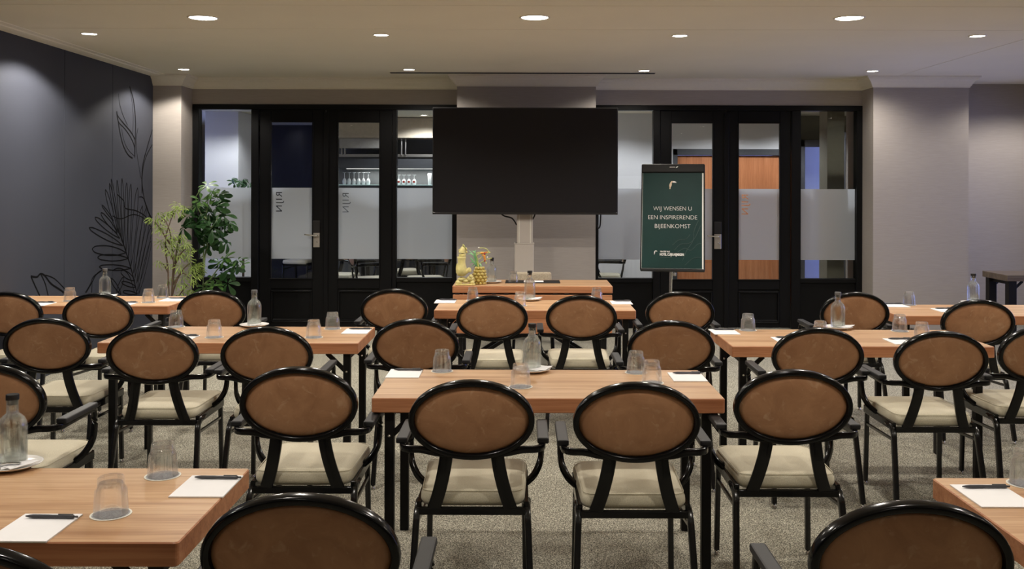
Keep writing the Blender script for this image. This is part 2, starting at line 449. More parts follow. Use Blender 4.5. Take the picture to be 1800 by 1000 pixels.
# right wall with a window to the dusk (outside the picture)
bm = nb()
for (y0, y1, z0, z1) in ((-4, 7.4, 0, CEIL+.02), (11.3, 11.6, 0, CEIL+.02), (7.4, 11.3, 0, .1), (7.4, 11.3, 2.5, CEIL+.02)):
    box(bm, 6.4, 6.6, y0, y1, z0, z1)
struct('wall_right', bm, M['wallpaper'])
bm = nb(); 
for y in (7.4, 8.68, 9.96, 11.24): box(bm, 6.44, 6.52, y, y+.06, .1, 2.5)
for z in (.1, 2.44): box(bm, 6.44, 6.52, 7.4, 11.3, z, z+.06)
w9 = struct('window_5', bm, M['greyframe'])
bm = nb(); box(bm, 6.475, 6.483, 7.4, 11.3, .1, 2.5); link('window_pane', bm, M['pane'], w9)
bm = nb(); box(bm, -4.5, 6.6, -4.2, -4, 0, CEIL+.02); struct('wall_front', bm, M['wallpaper'])

# crown moulding (mitred along the jogs)
def crown(name, path, prof):
    bm = nb(); P = [Vector((x, y)) for x, y in path]; rows = []
    for i, p in enumerate(P):
        ds = []
        if i > 0: ds.append((P[i]-P[i-1]).normalized())
        if i < len(P)-1: ds.append((P[i+1]-P[i]).normalized())
        ns = [Vector((d.y, -d.x)) for d in ds]
        if len(ns) == 2:
            m = (ns[0]+ns[1]); m = m / (1 + ns[0].dot(ns[1]))
        else: m = ns[0]
        rows.append([bm.verts.new((p.x + m.x*o, p.y + m.y*o, z)) for o, z in prof])
    for a, b in zip(rows[:-1], rows[1:]):
        for j in range(len(prof)-1): bm.faces.new((a[j], a[j+1], b[j+1], b[j]))
    return struct(name, bm, M['crown'])
prof = [(0, 2.728), (.012, 2.728), (.014, 2.742), (.022, 2.745), (.030, 2.765), (.05, 2.795), (.075, 2.815), (.082, 2.830), (.095, 2.833), (.097, CEIL+.002)]
crown('trim_1', [(wl(CY), CY), (xl, CY), (xl, DY), (cl, DY), (cl, CY), (cr, CY), (cr, DY), (xr, DY), (xr, CY), (4.925, CY), (4.925, 11.49)], prof)
crown('trim_2', [(wl(-4), -4), (wl(CY), CY)], [(0, 2.826), (.05, 2.828), (.10, 2.834), (.11, 2.842), (.16, 2.844), (.163, CEIL+.002)])

# ---- glazed door units
def frame_boxes(bm, bars, y0, y1, bev=.004):
    for x0, x1, z0, z1 in bars: box(bm, x0, x1, y0, y1, z0, z1, bev, 1)
def film(parent, x0, x1, z0, z1, y, text=None):
    bm = nb()
    if text is None:
        plane_quad(bm, (x0, y, z0), (x1, y, z0), (x1, y, z1), (x0, y, z1)); return link('frosted_film', bm, M['frost'], parent)
    bm.free()
    tx0, tx1, tz0, tz1 = text           # box of the word, cut out of the film, reading downwards and mirrored
    cu = bpy.data.curves.new('film', 'FONT'); cu.body = 'RIJN'; cu.size = 1.0; cu.space_character = 1.22
    o = bpy.data.objects.new('film', cu); COL.objects.link(o)
    bpy.context.view_layer.update()
    bb = [Vector(c) for c in o.bound_box]
    ux0 = min(c.x for c in bb); ux1 = max(c.x for c in bb); uy0 = min(c.y for c in bb); uy1 = max(c.y for c in bb)
    for s_ in bpy.context.selected_objects: s_.select_set(False)
    o.select_set(True); bpy.context.view_layer.objects.active = o
    bpy.ops.object.convert(target='CURVE'); cu = o.data
    fx = lambda z: ux0 + (tz1 - z)/(tz1 - tz0)*(ux1-ux0)       # text x runs down
    fy = lambda x: uy0 + (tx1 - x)/(tx1 - tx0)*(uy1-uy0)       # text y runs towards -X
    sp = cu.splines.new('POLY'); sp.points.add(3); sp.use_cyclic_u = True
    for p, (x, z) in zip(sp.points, ((x0, z0), (x1, z0), (x1, z1), (x0, z1))): p.co = (fx(z), fy(x), 0, 1)
    cu.dimensions = '2D'; cu.fill_mode = 'BOTH'
    bpy.context.view_layer.update()
    me = bpy.data.meshes.new_from_object(o.evaluated_get(bpy.context.evaluated_depsgraph_get()))
    bpy.data.objects.remove(o)
    for v in me.vertices:
        u, w = v.co.x, v.co.y
        z = tz1 - (u-ux0)/(ux1-ux0)*(tz1-tz0); x = tx1 - (w-uy0)/(uy1-uy0)*(tx1-tx0)
        v.co = (x, y, z)
    me.materials.clear(); me.materials.append(M['frost'])
    f = bpy.data.objects.new('frosted_film', me); COL.objects.link(f); f.parent = parent
    f['label'] = 'frosted film with the word RIJN cut out'
    return f
X = lambda px, py=330: W(px, py, DY).x
Z = lambda py, px=900: W(px, py, DY).z
zg0, zg1 = Z(488.5), Z(194.5)           # sidelight glass
zd0, zd1 = Z(490.5), Z(215.5)           # leaf glass
zf0, zf1 = Z(456), Z(331)               # frosted band
def surround(n, x0, x1, cuts):          # fixed black timber frame with posts
    bm = nb(); bars = [(x0, x1, Z(193.5), ztop)]
    for a, b in cuts: bars.append((a, b, 0, Z(193.5)))
    frame_boxes(bm, bars, DY - .02, DY + .10)
    return struct('trim_%d' % n, bm, M['black'])
def sidelight(n, x0, x1):               # fixed glazing over a black panel
    bm = nb(); frame_boxes(bm, [(x0, x1, 0, zg0 - .045)], DY + .02, DY + .06)
    frame_boxes(bm, [(x0, x1, zg0 - .05, zg0)], DY - .005, DY + .09)
    w = struct('window_%d' % n, bm, M['black'])
    bm = nb(); box(bm, x0, x1, DY + .036, DY + .044, zg0 - .001, zg1 + .01); link('window_pane', bm, M['pane'], w)
    film(w, x0 + .004, x1 - .004, zf0, zf1, DY + .034)
    return w
def doorleaf(n, x0, x1, gx0, gx1, text=None, handle=None):
    zt = Z(193.4); y0, y1 = DY + .005, DY + .055
    bm = nb(); frame_boxes(bm, [(x0, gx0, .012, zt), (gx1, x1, .012, zt), (gx0, gx1, zd1, zt), (gx0, gx1, Z(508), zd0), (gx0, gx1, .012, .10)], y0, y1)
    frame_boxes(bm, [(gx0 - .002, gx1 + .002, .09, Z(507))], y0 + .018, y1 - .014)
    d = struct('door_%d' % n, bm, M['black'])
    bm = nb(); z0, z1 = Z(568), Z(511); k = .022
    for a in ((gx0, gx1, z0, z0+k), (gx0, gx1, z1-k, z1), (gx0, gx0+k, z0, z1), (gx1-k, gx1, z0, z1)): box(bm, a[0], a[1], y0 - .008, y0 + .02, a[2], a[3], .006, 2)
    link('panel_moulding', bm, M['black'], d)
    bm = nb(); k = .012
    for a in ((gx0-k, gx1+k, zd0-k, zd0+.004), (gx0-k, gx1+k, zd1-.004, zd1+k), (gx0-k, gx0+.004, zd0, zd1), (gx1-.004, gx1+k, zd0, zd1)): box(bm, a[0], a[1], y0 - .010, y0 + .01, a[2], a[3], .004, 1)
    link('glazing_bead', bm, M['black'], d)
    bm = nb(); box(bm, gx0, gx1, y0 + .020, y0 + .028, zd0, zd1); link('glass_pane', bm, M['pane'], d)
    film(d, gx0 + .003, gx1 - .003, zf0, zf1, y0 + .017, text)
    if handle:
        px0, px1, pt, pb, lx = handle   # plate px, top, bottom, lever end
        a, b = X(px0), X(px1); zt_, zb_ = Z(pt, px0), Z(pb, px0)
        bm = nb(); box(bm, a, b, y0 - .014, y0, zb_, zt_, .004, 2); h = link('door_handle', bm, M['steel'], d); h['label'] = 'brushed steel handle plate with lever'
        bm = nb(); box(bm, a - .004, b + .004, y0 - .022, y0, zt_ - .002, zt_ + .14, .008, 2); link('card_reader', bm, M['capblack'], h)
        zl = zt_ - .03; xc = (a+b)/2 + .01; le = X(lx)
        bm = nb(); sweep(bm, smoothpath([(xc, y0 - .01, zl), (xc, y0 - .05, zl), (xc - .03, y0 - .06, zl), (le, y0 - .058, zl + .012)], 5), circ(.009), smooth=True)
        link('lever', bm, M['chrome'], h, True)
        bm = nb(); lathe(bm, [(0, 0), (.010, 0), (.010, .006), (0, .008)], 10); 
        bmesh.ops.transform(bm, matrix=Matrix.Translation((xc, y0 - .013, zl - .075)) @ Matrix.Rotation(PI/2, 4, 'X'), verts=bm.verts)
        link('key_cylinder', bm, M['chrome'], h)
    return d
# left unit
surround(3, X(339), cl, [(X(339), X(350)), (X(442), X(455)), (X(690), X(697)), (X(795), X(805))])
sidelight(1, X(350), X(442)); sidelight(2, X(697), X(795))
doorleaf(1, X(456), X(572), X(476), X(549), (X(484.5), X(498.5), Z(372.8), Z(338.6)), (551, 562.5, 409, 434.5, 537))
doorleaf(2, X(573), X(689), X(594), X(667), (X(601.5), X(616), Z(374), Z(340)))
bm = nb(); box(bm, X(569), X(577), DY - .012, DY + .005, .012, Z(198), .005, 2); struct('trim_5', bm, M['black'])
# right unit
surround(4, cr, X(1518), [(cr, X(1052)), (X(1148), X(1160)), (X(1391), X(1407)), (X(1505), X(1518))])
sidelight(3, X(1052), X(1148)); sidelight(4, X(1407), X(1505))
doorleaf(3, X(1161), X(1276), X(1180), X(1253), (X(1188), X(1203), Z(373), Z(339)), (1255.5, 1268, 411, 437.5, 1242))
doorleaf(4, X(1277), X(1390), X(1298), X(1371), (X(1304.5), X(1320), Z(376), Z(341)))
bm = nb(); box(bm, X(1273), X(1281), DY - .012, DY + .005, .012, Z(198), .005, 2); struct('trim_6', bm, M['black'])

# ---- hall behind the glass
HC = 2.62
bm = nb(); box(bm, -7, 5, 11.22, 18, HC, HC + .1); struct('ceiling_hall', bm, M['ceiling'])
bm = nb(); box(bm, -7, .3, 16.0, 16.2, 0, HC); struct('wall_hall_far', bm, M['navy'])
bm = nb(); box(bm, .15, .35, 11.3, 16.0, 0, HC); struct('wall_hall_divider', bm, M['hallwall'])
HY = 13.2
bm = nb(); xa, xb = W(1183, 300, HY).x, W(1384, 300, HY).x; zt = W(1280, 262, HY).z
box(bm, .35, xa, HY, HY + .2, 0, HC); box(bm, xb, 3.55, HY, HY + .2, 0, HC); box(bm, xa, xb, HY, HY + .2, zt, HC)
struct('wall_hall_back', bm, M['hallwall'])
bm = nb(); k = W(0, 262, HY).z - W(0, 273, HY).z
frame_boxes(bm, [(xa, xb, zt - k, zt), (xa, xa + .06, 0, zt), (xb - .06, xb, 0, zt)], HY - .02, HY + .12)
d5 = struct('door_5', bm, M['bardark'])
for i in range(2):
    m_ = (xa + xb)/2; a, b = ((xa + .062, m_ - .002), (m_ + .002, xb - .062))[i]
    bm = nb(); box(bm, a, b, HY + .03, HY + .075, .01, zt - k - .003, .003, 1); link('door_leaf', bm, M['doorwood'], d5)
# right end of the hall: olive wall and a grey framed glass door to the dusk
bm = nb(); box(bm, 3.55, 3.75, 11.3, 11.6, 0, HC); 
p0 = W(1406, 300, 13.6); p1 = W(1474, 300, 13.6)
zt5 = W(1440, 246, 13.6).z
box(bm, 3.55, p0.x, 13.6, 13.8, 0, HC); box(bm, p0.x, p1.x, 13.6, 13.8, zt5, HC); box(bm, p1.x, 5.0, 13.6, 13.8, 0, HC)
box(bm, 3.55, 3.75, 13.2, 13.6, 0, HC)
struct('wall_hall_end', bm, M['olive'])
bm = nb(); f_ = .06
frame_boxes(bm, [(p0.x, p0.x + f_, 0, zt5), (p1.x - f_, p1.x, 0, zt5), (p0.x, p1.x, zt5 - .10, zt5), (p0.x, p1.x, 0, .2)], 13.55, 13.62)
d6 = struct('door_6', bm, M['greyframe'])
bm = nb(); box(bm, p0.x, p1.x, 13.58, 13.588, .1, zt5); link('glass_pane', bm, M['pane'], d6)
bm = nb(); box(bm, p0.x + .18, p1.x + .5, 14.6, 14.7, 0, HC); struct('wall_porch', bm, M['hallwall'])
bm = nb(); x_ = W(1480, 300, 13.0).x
frame_boxes(bm, [(x_, x_ + .05, 0, 2.36), (x_ + .05, x_ + .35, 2.28, 2.36), (x_ + .16, x_ + .20, 0, 2.3)], 13.0, 13.08)
w6 = struct('window_6', bm, M['greyframe'])
bm = nb(); box(bm, 4.75, 4.95, 11.6, 13.6, 0, HC); struct('wall_hall_side', bm, M['navy'])
# left end of the hall with a tall window to the dusk
bm = nb()
for (y0, y1, z0, z1) in ((11.2, 11.6, 0, HC), (15.2, 16.2, 0, HC), (11.6, 15.2, 0, .3), (11.6, 15.2, 2.4, HC)): box(bm, -6.2, -6.0, y0, y1, z0, z1)
struct('wall_hall_left', bm, M['navy'])
bm = nb()
for y in (11.6, 12.8, 14.0, 15.14): box(bm, -6.14, -6.06, y, y + .06, .3, 2.4)
w7 = struct('window_7', bm, M['greyframe'])
bm = nb(); box(bm, -6.104, -6.096, 11.6, 15.2, .3, 2.4); link('window_pane', bm, M['pane'], w7)
bm = nb(); box(bm, -6.2, -4.4, 11.2, 11.32, 0, HC); struct('wall_hall_return', bm, M['hallwall'])
a, b = W(360, 300, 13.0), W(419, 300, 13.0)
bm = nb(); box(bm, a.x, b.x, 13.0, 14.3, 0, HC, .004, 1); struct('wall_hall_pillar', bm, M['hallwall'])
# bar
BY = 14.6
bx0, bx1 = W(590, 300, BY).x, .15
bm = nb(); box(bm, bx0, bx1, BY, BY + .15, 0, HC); struct('wall_bar', bm, M['greywall'])
t = thing('bar_cabinet', 'dark bar cabinet hanging above the glass shelf behind the doors', 'cabinet', (0, 0, 0))
z0, z1 = W(900, 296, BY - .4).z, W(900, 273, BY - .4).z
bm = nb(); box(bm, bx0 + .1, bx1, BY - .4, BY, z0, z1, .004, 1); link('cabinet_body', bm, M['bardark'], t)
bm = nb(); box(bm, bx0 + .1, bx1, BY - .43, BY - .40, z1 - .03, z1 + .012, .003, 1); link('cabinet_rail', bm, M['steel'], t)
bm = nb(); box(bm, bx0 + .15, W(668, 300, BY).x + .1, BY - .5, BY, W(0, 259, BY - .5).z, W(0, 241, BY - .5).z, .004, 1); link('cabinet_hood', bm, M['barlight'], t)
bm = nb(); box(bm, bx0 + .02, bx1 - .02, BY - .55, BY - .01, W(0, 241, BY - .5).z + .002, HC - .01, .004, 1); struct('wall_bar_soffit', bm, M['soffit'])
bm = nb(); box(bm, bx0 + .2, bx1 - .1, BY - .2, BY - .17, z0 - .012, z0 - .001); link('light_strip', bm, M['led'], t)
ld = bpy.data.lights.new('shelf_light', 'AREA'); ld.shape = 'RECTANGLE'; ld.size = 2.2; ld.size_y = .05; ld.energy = 9; ld.color = (1, .95, .88)
lo = bpy.data.objects.new('shelf_light', ld); COL.objects.link(lo); lo.location = ((bx0+bx1)/2, BY - .2, z0 - .02); lo.parent = t
for px in (601, 606.5, 706, 713):
    p = W(px, 240, BY - .45)
    bm = nb(); sweep(bm, [(p.x, BY - .45, z1), (p.x, BY - .45, HC)], circ(.012)); link('hanger_rod', bm, M['steel'], t)
zs = W(660, 324.5, BY - .15).z
bm = nb(); box(bm, bx0 + .05, bx1, BY - .3, BY - .001, zs - .012, zs, .002, 1); tag(link('glass_shelf', bm, M['shelfglass']), 'pale glass shelf of the bar behind the doors', 'shelf')
bm = nb(); box(bm, bx0, bx1 - .01, BY - .6, BY - .002, 0, 1.05, .005, 1); tag(link('bar_counter', bm, M['bardark']), 'dark bar counter below the glass shelf', 'counter')
def stem_glass(h, rb, rr, fill):
    t = thing('wine_glass' if not fill else 'beer_glass', '', 'glass')
    bm = nb()       # standing upside down: rim at the bottom
    bh = h * (.52 if not fill else .62)
    lathe(bm, [(rr, 0), (rb, bh*.35), (rb*1.02, bh*.55), (rb*.6, bh*.9), (.006, bh)], 12); link('bowl', bm, M['stemglass'], t, True)
    bm = nb(); lathe(bm, [(.006, bh), (.005, h*.93)], 8); link('stem', bm, M['stemglass'], t, True)
    bm = nb(); lathe(bm, [(.005, h*.93), (rb*.95, h*.985), (rb*.95, h), (0, h)], 12); link('foot', bm, M['stemglass'], t, True)
    if fill:
        bm = nb(); box(bm, -.017, .017, -rb*1.12, -rb*.9, bh*.3, bh*.3+.03, .004, 1); e = link('emblem', bm, M['red'], t); e['label'] = 'red emblem'
    return t
yb = BY - .17
wg = None
for i in range(6):
    p = W(605.5 + i*8.35, 323, yb)
    if wg is None: wg = stem_glass(.182, .032, .026, False); o = wg; wg.location = (p.x, yb, zs); wg['group'] = 'wine glasses on the bar shelf'
    else: o = dup(wg, (p.x, yb, zs), 0, '')
    o['label'] = ORD[i] + ' of six upturned wine glasses on the bar shelf, from the plant side'
bg = None
for i in range(4):
    p = W(701 + i*9.0, 323, yb)
    if bg is None: bg = stem_glass(.145, .034, .027, True); o = bg; bg.location = (p.x, yb, zs); bg['group'] = 'beer glasses on the bar shelf'
    else: o = dup(bg, (p.x, yb, zs), 0, '')
    o['label'] = ORD[i] + ' of four upturned beer glasses with red emblem on the shelf, from the plant side'
for i in range(2):
    p = W(755 + i*9.5, 323, yb); bm = nb(); lathe(bm, [(.024, 0), (.03, .17), (.026, .17), (.02, .012), (0, .012)], 12)
    o = link('tall_glass', bm, M['stemglass'], None, True, loc=(p.x, yb, zs)); tag(o, ('tall straight glass at the shelf end just showing beside the screen', 'tall straight glass at the shelf end hidden by the screen edge')[i], 'glass', 'tall glasses on the bar shelf')

# ------------------------------------------------------------------ downlights
proto_l = {}
def downlight(x, y, r, label, z=CEIL, watt=LAMP_W, group='recessed ceiling downlights', cone=152, blend=.4, tint=WARM):
    o = thing('downlight', label, 'ceiling light', (x, y, z), 0, group)
    if (r) not in proto_l:
        b1 = nb(); lathe(b1, [(r, -.0015), (r*1.10, -.007), (r*1.16, -.005), (r*1.17, 0)], 28)
        b2 = nb(); lathe(b2, [(0, -.0022), (r*1.0, -.0022)], 28)
        proto_l[r] = (link('trim_ring', b1, M['lampring'], o, True), link('lens', b2, M['lens'], o))
        lt = bpy.data.lights.new('downlight_lamp', 'SPOT')
    else:
        for s_ in proto_l[r]:
            c = s_.copy(); COL.objects.link(c); c.parent = o
    key = ('lamp', watt, cone, blend, tint)
    if key not in proto_l:
        lt = bpy.data.lights.new('downlight_lamp', 'SPOT'); lt.energy = watt; lt.color = tint; lt.spot_size = math.radians(cone); lt.spot_blend = blend; lt.shadow_soft_size = .05
        proto_l[key] = lt
    l = bpy.data.objects.new('downlight_lamp', proto_l[key]); COL.objects.link(l); l.parent = o; l.location = (0, 0, -.012)
    return o
def cz_(px, py): p = ontop(px, py, CEIL); return p.x, p.y
for (px, py, txt) in ((357, 31, 'large round downlight over the table row by the mural wall'), (940, 30.5, 'large round downlight over the middle tables'), (1493, 31.5, 'large round downlight over the tables by the plain wall')):
    downlight(*cz_(px, py), .096, txt)
for (px, py, txt) in ((157, 59, 'round downlight beside the dark mural wall, second row from the doors'), (670, 61, 'round downlight in second row, between mural wall and screen'), (1195, 62.5, 'round downlight in second row, above the flip chart side'), (1718, 63, 'round downlight in second row near the plain wall'),
                      (323, 121.5, 'round downlight nearest the doors above the potted plants'), (719, 122, 'round downlight nearest the doors, at the end of the air slot near the plants'), (1132, 124, 'round downlight nearest the doors, at the flip chart end of the air slot'), (1534, 124.5, 'round downlight nearest the doors above the taupe pillar')):
    wash = px in (157, 323)            # the two wall washers by the mural
    downlight(*cz_(px, py), .057, txt, watt=LAMP_W * (2.3 if px == 157 else 1.15 if wash else 1), cone=141 if wash else 152, blend=.26 if wash else .85 if px == 1534 else .45)
for y, k in ((4.9, 1.0), (2.4, 1.0), (-.2, .09), (-2.6, .15)):
    for j, x in enumerate((-3.5, -1.17, 1.26, 3.66)): downlight(x, y, .057, 'downlight out of the picture, %s from the mural wall, %s' % (ORD[j], {4.9: 'over the second tables', 2.4: 'over the nearest tables', -.2: 'above the viewer', -2.6: 'behind the viewer'}[y]), watt=LAMP_W * k)
downlight(5.75, 10.3, .057, 'unseen downlight added over the alcove with the dark table', watt=LAMP_W * 1.5)  # unseen lamp added to brighten the alcove wall
downlight(5.5, 4.9, .057, 'round downlight over the side bay')
for i, (x, y) in enumerate(((-3.3, 12.3), (-1.4, 12.4), (-1.4, 13.6), (1.1, 12.2), (2.7, 12.2), (-4.15, 12.1), (3.9, 12.4))):  # lamps added to light the hall, its pillar and white wall
    downlight(x, y, .05, 'small added downlight in the hall ' + ('behind the first black door', 'in front of the bar', 'over the bar counter', 'behind the flip chart', 'before the orange wooden door', 'by the hall pillar', 'by the grey glass door')[i], HC, HALL_W * (.5 if i == 5 else 1), 'added hall downlights', 150, .4, COOL)

# ------------------------------------------------------------------ tables
def table(label, xc, y0, w=1.455, d=.63, top='top', edge='edge', legs=True, group='wooden conference tables', z=.75, lw=.02):
    t = thing('conference_table', label, 'table', (xc, y0 + d/2, 0), 0, group)
    h, hw, hd, r = .061, w/2, d/2, .012
    bm = nb(); pts = []
    for cx, cy, a0 in ((hw-r, hd-r, 0), (-hw+r, hd-r, 90), (-hw+r, -hd+r, 180), (hw-r, -hd+r, 270)):
        for i in range(5):
            a = math.radians(a0 + i*22.5); pts.append((cx + r*math.cos(a), cy + r*math.sin(a)))
    def ring(off, zz):
        return [bm.verts.new((x*(1 - off/hw), y*(1 - off/hd), zz)) for x, y in pts]
    rs = [ring(.003, z-h), ring(0, z-h+.003), ring(0, z-.003), ring(.003, z)]
    for a, b in zip(rs[:-1], rs[1:]):
        for i in range(len(pts)):
            f = bm.faces.new((a[i], a[(i+1) % len(pts)], b[(i+1) % len(pts)], b[i])); f.material_index = 1
    f = bm.faces.new(rs[-1]); f.material_index = 0
    f = bm.faces.new(rs[0][::-1]); f.material_index = 1
    link('tabletop', bm, [M[top], M[edge]], t)
    if legs:
        lx, ly = hw - .07, hd - .055
        for sx in (-1, 1):
            for sy in (-1, 1):
                bm = nb(); box(bm, sx*lx-lw, sx*lx+lw, sy*ly-lw, sy*ly+lw, 0, z-h-.001, .003, 1); lg = link('table_leg', bm, M['tblack'], t)
                bm = nb(); sweep(bm, [(sx*(lx-.004), sy*(ly), z-h-.11), (sx*(lx-.115), sy*ly, z-h-.004)], rrect(.012, .024), (0, 1, 0)); link('leg_brace', bm, M['tblack'], t)
                bm = nb(); lathe(bm, [(0, 0), (.006, 0), (.006, .004), (0, .005)], 8)
                bmesh.ops.transform(bm, matrix=Matrix.Translation((sx*lx, sy*ly-.0195, z-h-.105)) @ Matrix.Rotation(PI/2, 4, 'X'), verts=bm.verts)
                link('bolt', bm, M['chrome'], lg)
            bm = nb(); box(bm, sx*lx-.014, sx*lx+.014, -ly, ly, z-h-.04, z-h-.002, .002, 1); link('leg_rail', bm, M['tblack'], t)
    return t
table('wooden table nearest the camera with the chrome opener on its saucer', -1.582, 2.40)
table('wooden table at the picture corner with one pad in view, opposite the opener', 1.975, 2.32)
table('middle wooden table with two leather chairs pulled up, nearest of the centre tables', .106, 4.03, 1.475)
table('wooden table between the dark wall side chairs, second from the camera on the mural side', -1.657, 5.42, 1.465)
table('wooden table on the plain wall side behind two leather chairs, beside the black door', 1.885, 5.35)
table('middle wooden table straight in front of the presenter table', .085, 6.86, 1.435)
table('wooden table standing against the dark mural wall in front of the plants', -3.305, 7.05, 1.44)
table('far wooden table on the plain wall side with the black-capped bottle', 3.30, 6.62)
# presenter table with folded modesty panel
t = table('presenter table below the screen carrying the yellow bird figure', .083, 8.5, 1.41, .58)
t['group'] = 'presenter furniture'
bm = nb(); box(bm, -.70, .70, -.30, -.27, .332, .674, .004, 1); o = link('modesty_panel', bm, M['edge'], t); o['label'] = 'hanging wooden front panel'
for x in (-.66, -.34, -.23, .2, .3, .6):
    bm = nb(); box(bm, x-.02, x+.02, -.29, -.275, .670, .688, .003, 1); link('panel_hinge', bm, M['tblack'], t)
for s_ in (-1, 1):
    bm = nb(); sweep(bm, [(s_*.12, -.2, .345), (s_*.42, -.2, .155)], rrect(.03, .03)); sweep(bm, [(s_*.16, -.12, .345), (s_*.46, -.12, .155)], rrect(.03, .03)); link('fold_strut', bm, M['tblack'], t)
bm = nb(); box(bm, -.62, .62, -.215, -.185, .335, .365, .003, 1); link('cross_bar', bm, M['tblack'], t)
bm = nb(); box(bm, -.60, .60, -.262, -.235, .64, .688, .003, 1); link('cross_bar', bm, M['tblack'], t)  # dark backing bar added so the gap above the panel looks black
bm = nb(); sweep(bm, [(-.62, -.16, .15), (.62, -.16, .15)], rrect(.025, .03)); link('cross_bar', bm, M['tblack'], t)
# dark table in the alcove
table('dark brown oak table in the alcove beside the taupe pillar', 5.56, 9.66, 1.46, .52, 'darktop', 'darktop', True, 'alcove furniture', lw=.04)

# ------------------------------------------------------------------ chairs
def make_chair():
    t = thing('banquet_chair', '', 'chair', (0, 0, 0), 0, 'leather-backed banquet chairs')
    ex, ez, cz0, cy0, tilt = .235, .155, .765, -.262, math.radians(10)
    def back(u, v, off=0.0):        # point of the tilted back plane: u across, v up, off towards the rear
        return Vector((u, cy0 - v*math.sin(tilt) - off*math.cos(tilt), cz0 + v*math.cos(tilt) - off*math.sin(tilt)))
    N = 56
    bm = nb(); pts = [back((ex-.011)*math.cos(2*PI*i/N), (ez-.011)*math.sin(2*PI*i/N)) for i in range(N)]
    sweep(bm, pts, rrect(.036, .022, .008, 4), back(0, 0, 1) - back(0, 0, 0), closed=True, smooth=True); link('back_frame', bm, M['blackmetal'], t, True)
    # padded oval, domed on both faces
    bm = nb(); a, b = ex-.020, ez-.020; rings = []
    prof_ = [(0.0, .018), (.35, .0175), (.6, .016), (.8, .0125), (.92, .008), (.985, .002), (1.0, -.004)]
    c0 = bm.verts.new(back(0, 0, prof_[0][1]))
    for k, off in prof_[1:]: rings.append([bm.verts.new(back(a*k*math.cos(2*PI*i/N), b*k*math.sin(2*PI*i/N), off)) for i in range(N)])
    for k, off in reversed(prof_[1:-1]): rings.append([bm.verts.new(back(a*k*math.cos(2*PI*i/N), b*k*math.sin(2*PI*i/N), -off*1.5-.004)) for i in range(N)])
    c1 = bm.verts.new(back(0, 0, -.03))
    for i in range(N): bm.faces.new((c0, rings[0][i], rings[0][(i+1) % N]))
    for r0, r1 in zip(rings[:-1], rings[1:]):
        for i in range(N): bm.faces.new((r0[i], r0[(i+1) % N], r1[(i+1) % N], r1[i]))
    for i in range(N): bm.faces.new((c1, rings[-1][(i+1) % N], rings[-1][i]))
    link('back_pad', bm, M['leather'], t, True)
    # seat cushion
    bm = nb(); n = 10
    def srow(zz, grow):
        out = []; w0, w1, d0, d1, r = .197+grow, .208+grow, -.195-grow, .245+grow, .045
        corners = [(w1, d1, 0), (-w1, d1, 90), (-w0, d0, 180), (w0, d0, 270)]
        for cx, cy, a0 in corners:
            sx, sy = (1 if cx > 0 else -1), (1 if cy > 0 else -1)
            for i in range(6):
                an = math.radians(a0 + 90*i/5); out.append(bm.verts.new((cx - sx*r + r*math.cos(an), cy - sy*r + r*math.sin(an), zz)))
        return out
    rows = [srow(.420, -.012), srow(.426, -.003), srow(.442, .002), srow(.462, .001), srow(.476, -.008), srow(.483, -.022), srow(.487, -.06), srow(.489, -.12)]
    for r0, r1 in zip(rows[:-1], rows[1:]):
        for i in range(24): bm.faces.new((r0[i], r0[(i+1) % 24], r1[(i+1) % 24], r1[i]))
    bm.faces.new(rows[0][::-1]); bm.faces.new(rows[-1])
    seat = link('seat', bm, M['seat'], t, True)
    bm = nb()
    P = []
    for cx, cy, a0 in ((.209, .246, 0), (-.209, .246, 90), (-.198, -.196, 180), (.198, -.196, 270)):
        sx, sy = (1 if cx > 0 else -1), (1 if cy > 0 else -1)
        for i in range(5):
            an = math.radians(a0 + 22.5*i); P.append((cx - sx*.05 + .045*math.cos(an), cy - sy*.05 + .045*math.sin(an), .4775))
    sweep(bm, P, circ(.0016, 6), closed=True, smooth=True); link('piping', bm, M['seat'], seat)
    # curved uprights
    for s_ in (-1, 1):
        bm = nb(); sweep(bm, smoothpath([(s_*.093, -.238, .662), (s_*.097, -.236, .615), (s_*.106, -.230, .56), (s_*.122, -.216, .49), (s_*.146, -.202, .412)], 5), rrect(.016, .050, .004), (0, 1, 0))
        link('back_upright', bm, M['blackmetal'], t, math.radians(40))
    # arms
    for s_ in (-1, 1):
        bm = nb()
        sweep(bm, smoothpath([(s_*.085, -.240, .633), (s_*.135, -.243, .638), (s_*.19, -.245, .650), (s_*.232, -.243, .651), (s_*.258, -.222, .651), (s_*.268, -.18, .652), (s_*.268, -.05, .654), (s_*.268, .07, .654), (s_*.268, .098, .642),
                              (s_*.268, .105, .60), (s_*.266, .10, .54), (s_*.258, .085, .50), (s_*.236, .065, .462), (s_*.206, .05, .437)], 4), rrect(.026, .020, .005), (.001, .0, 1))
        link('arm_frame', bm, M['blackmetal'], t, math.radians(40))
        bm = nb(); box(bm, s_*.268-.022, s_*.268+.022, -.205, .095, .660, .683, .006, 2); link('armrest', bm, M['armpad'], t)
    bm = nb(); box(bm, -.202, .202, -.212, -.190, .392, .420, .004, 2); link('rear_rail', bm, M['blackmetal'], t)
    bm = nb(); box(bm, -.19, .19, .215, .235, .395, .419, .003, 1); link('front_rail', bm, M['blackmetal'], t)
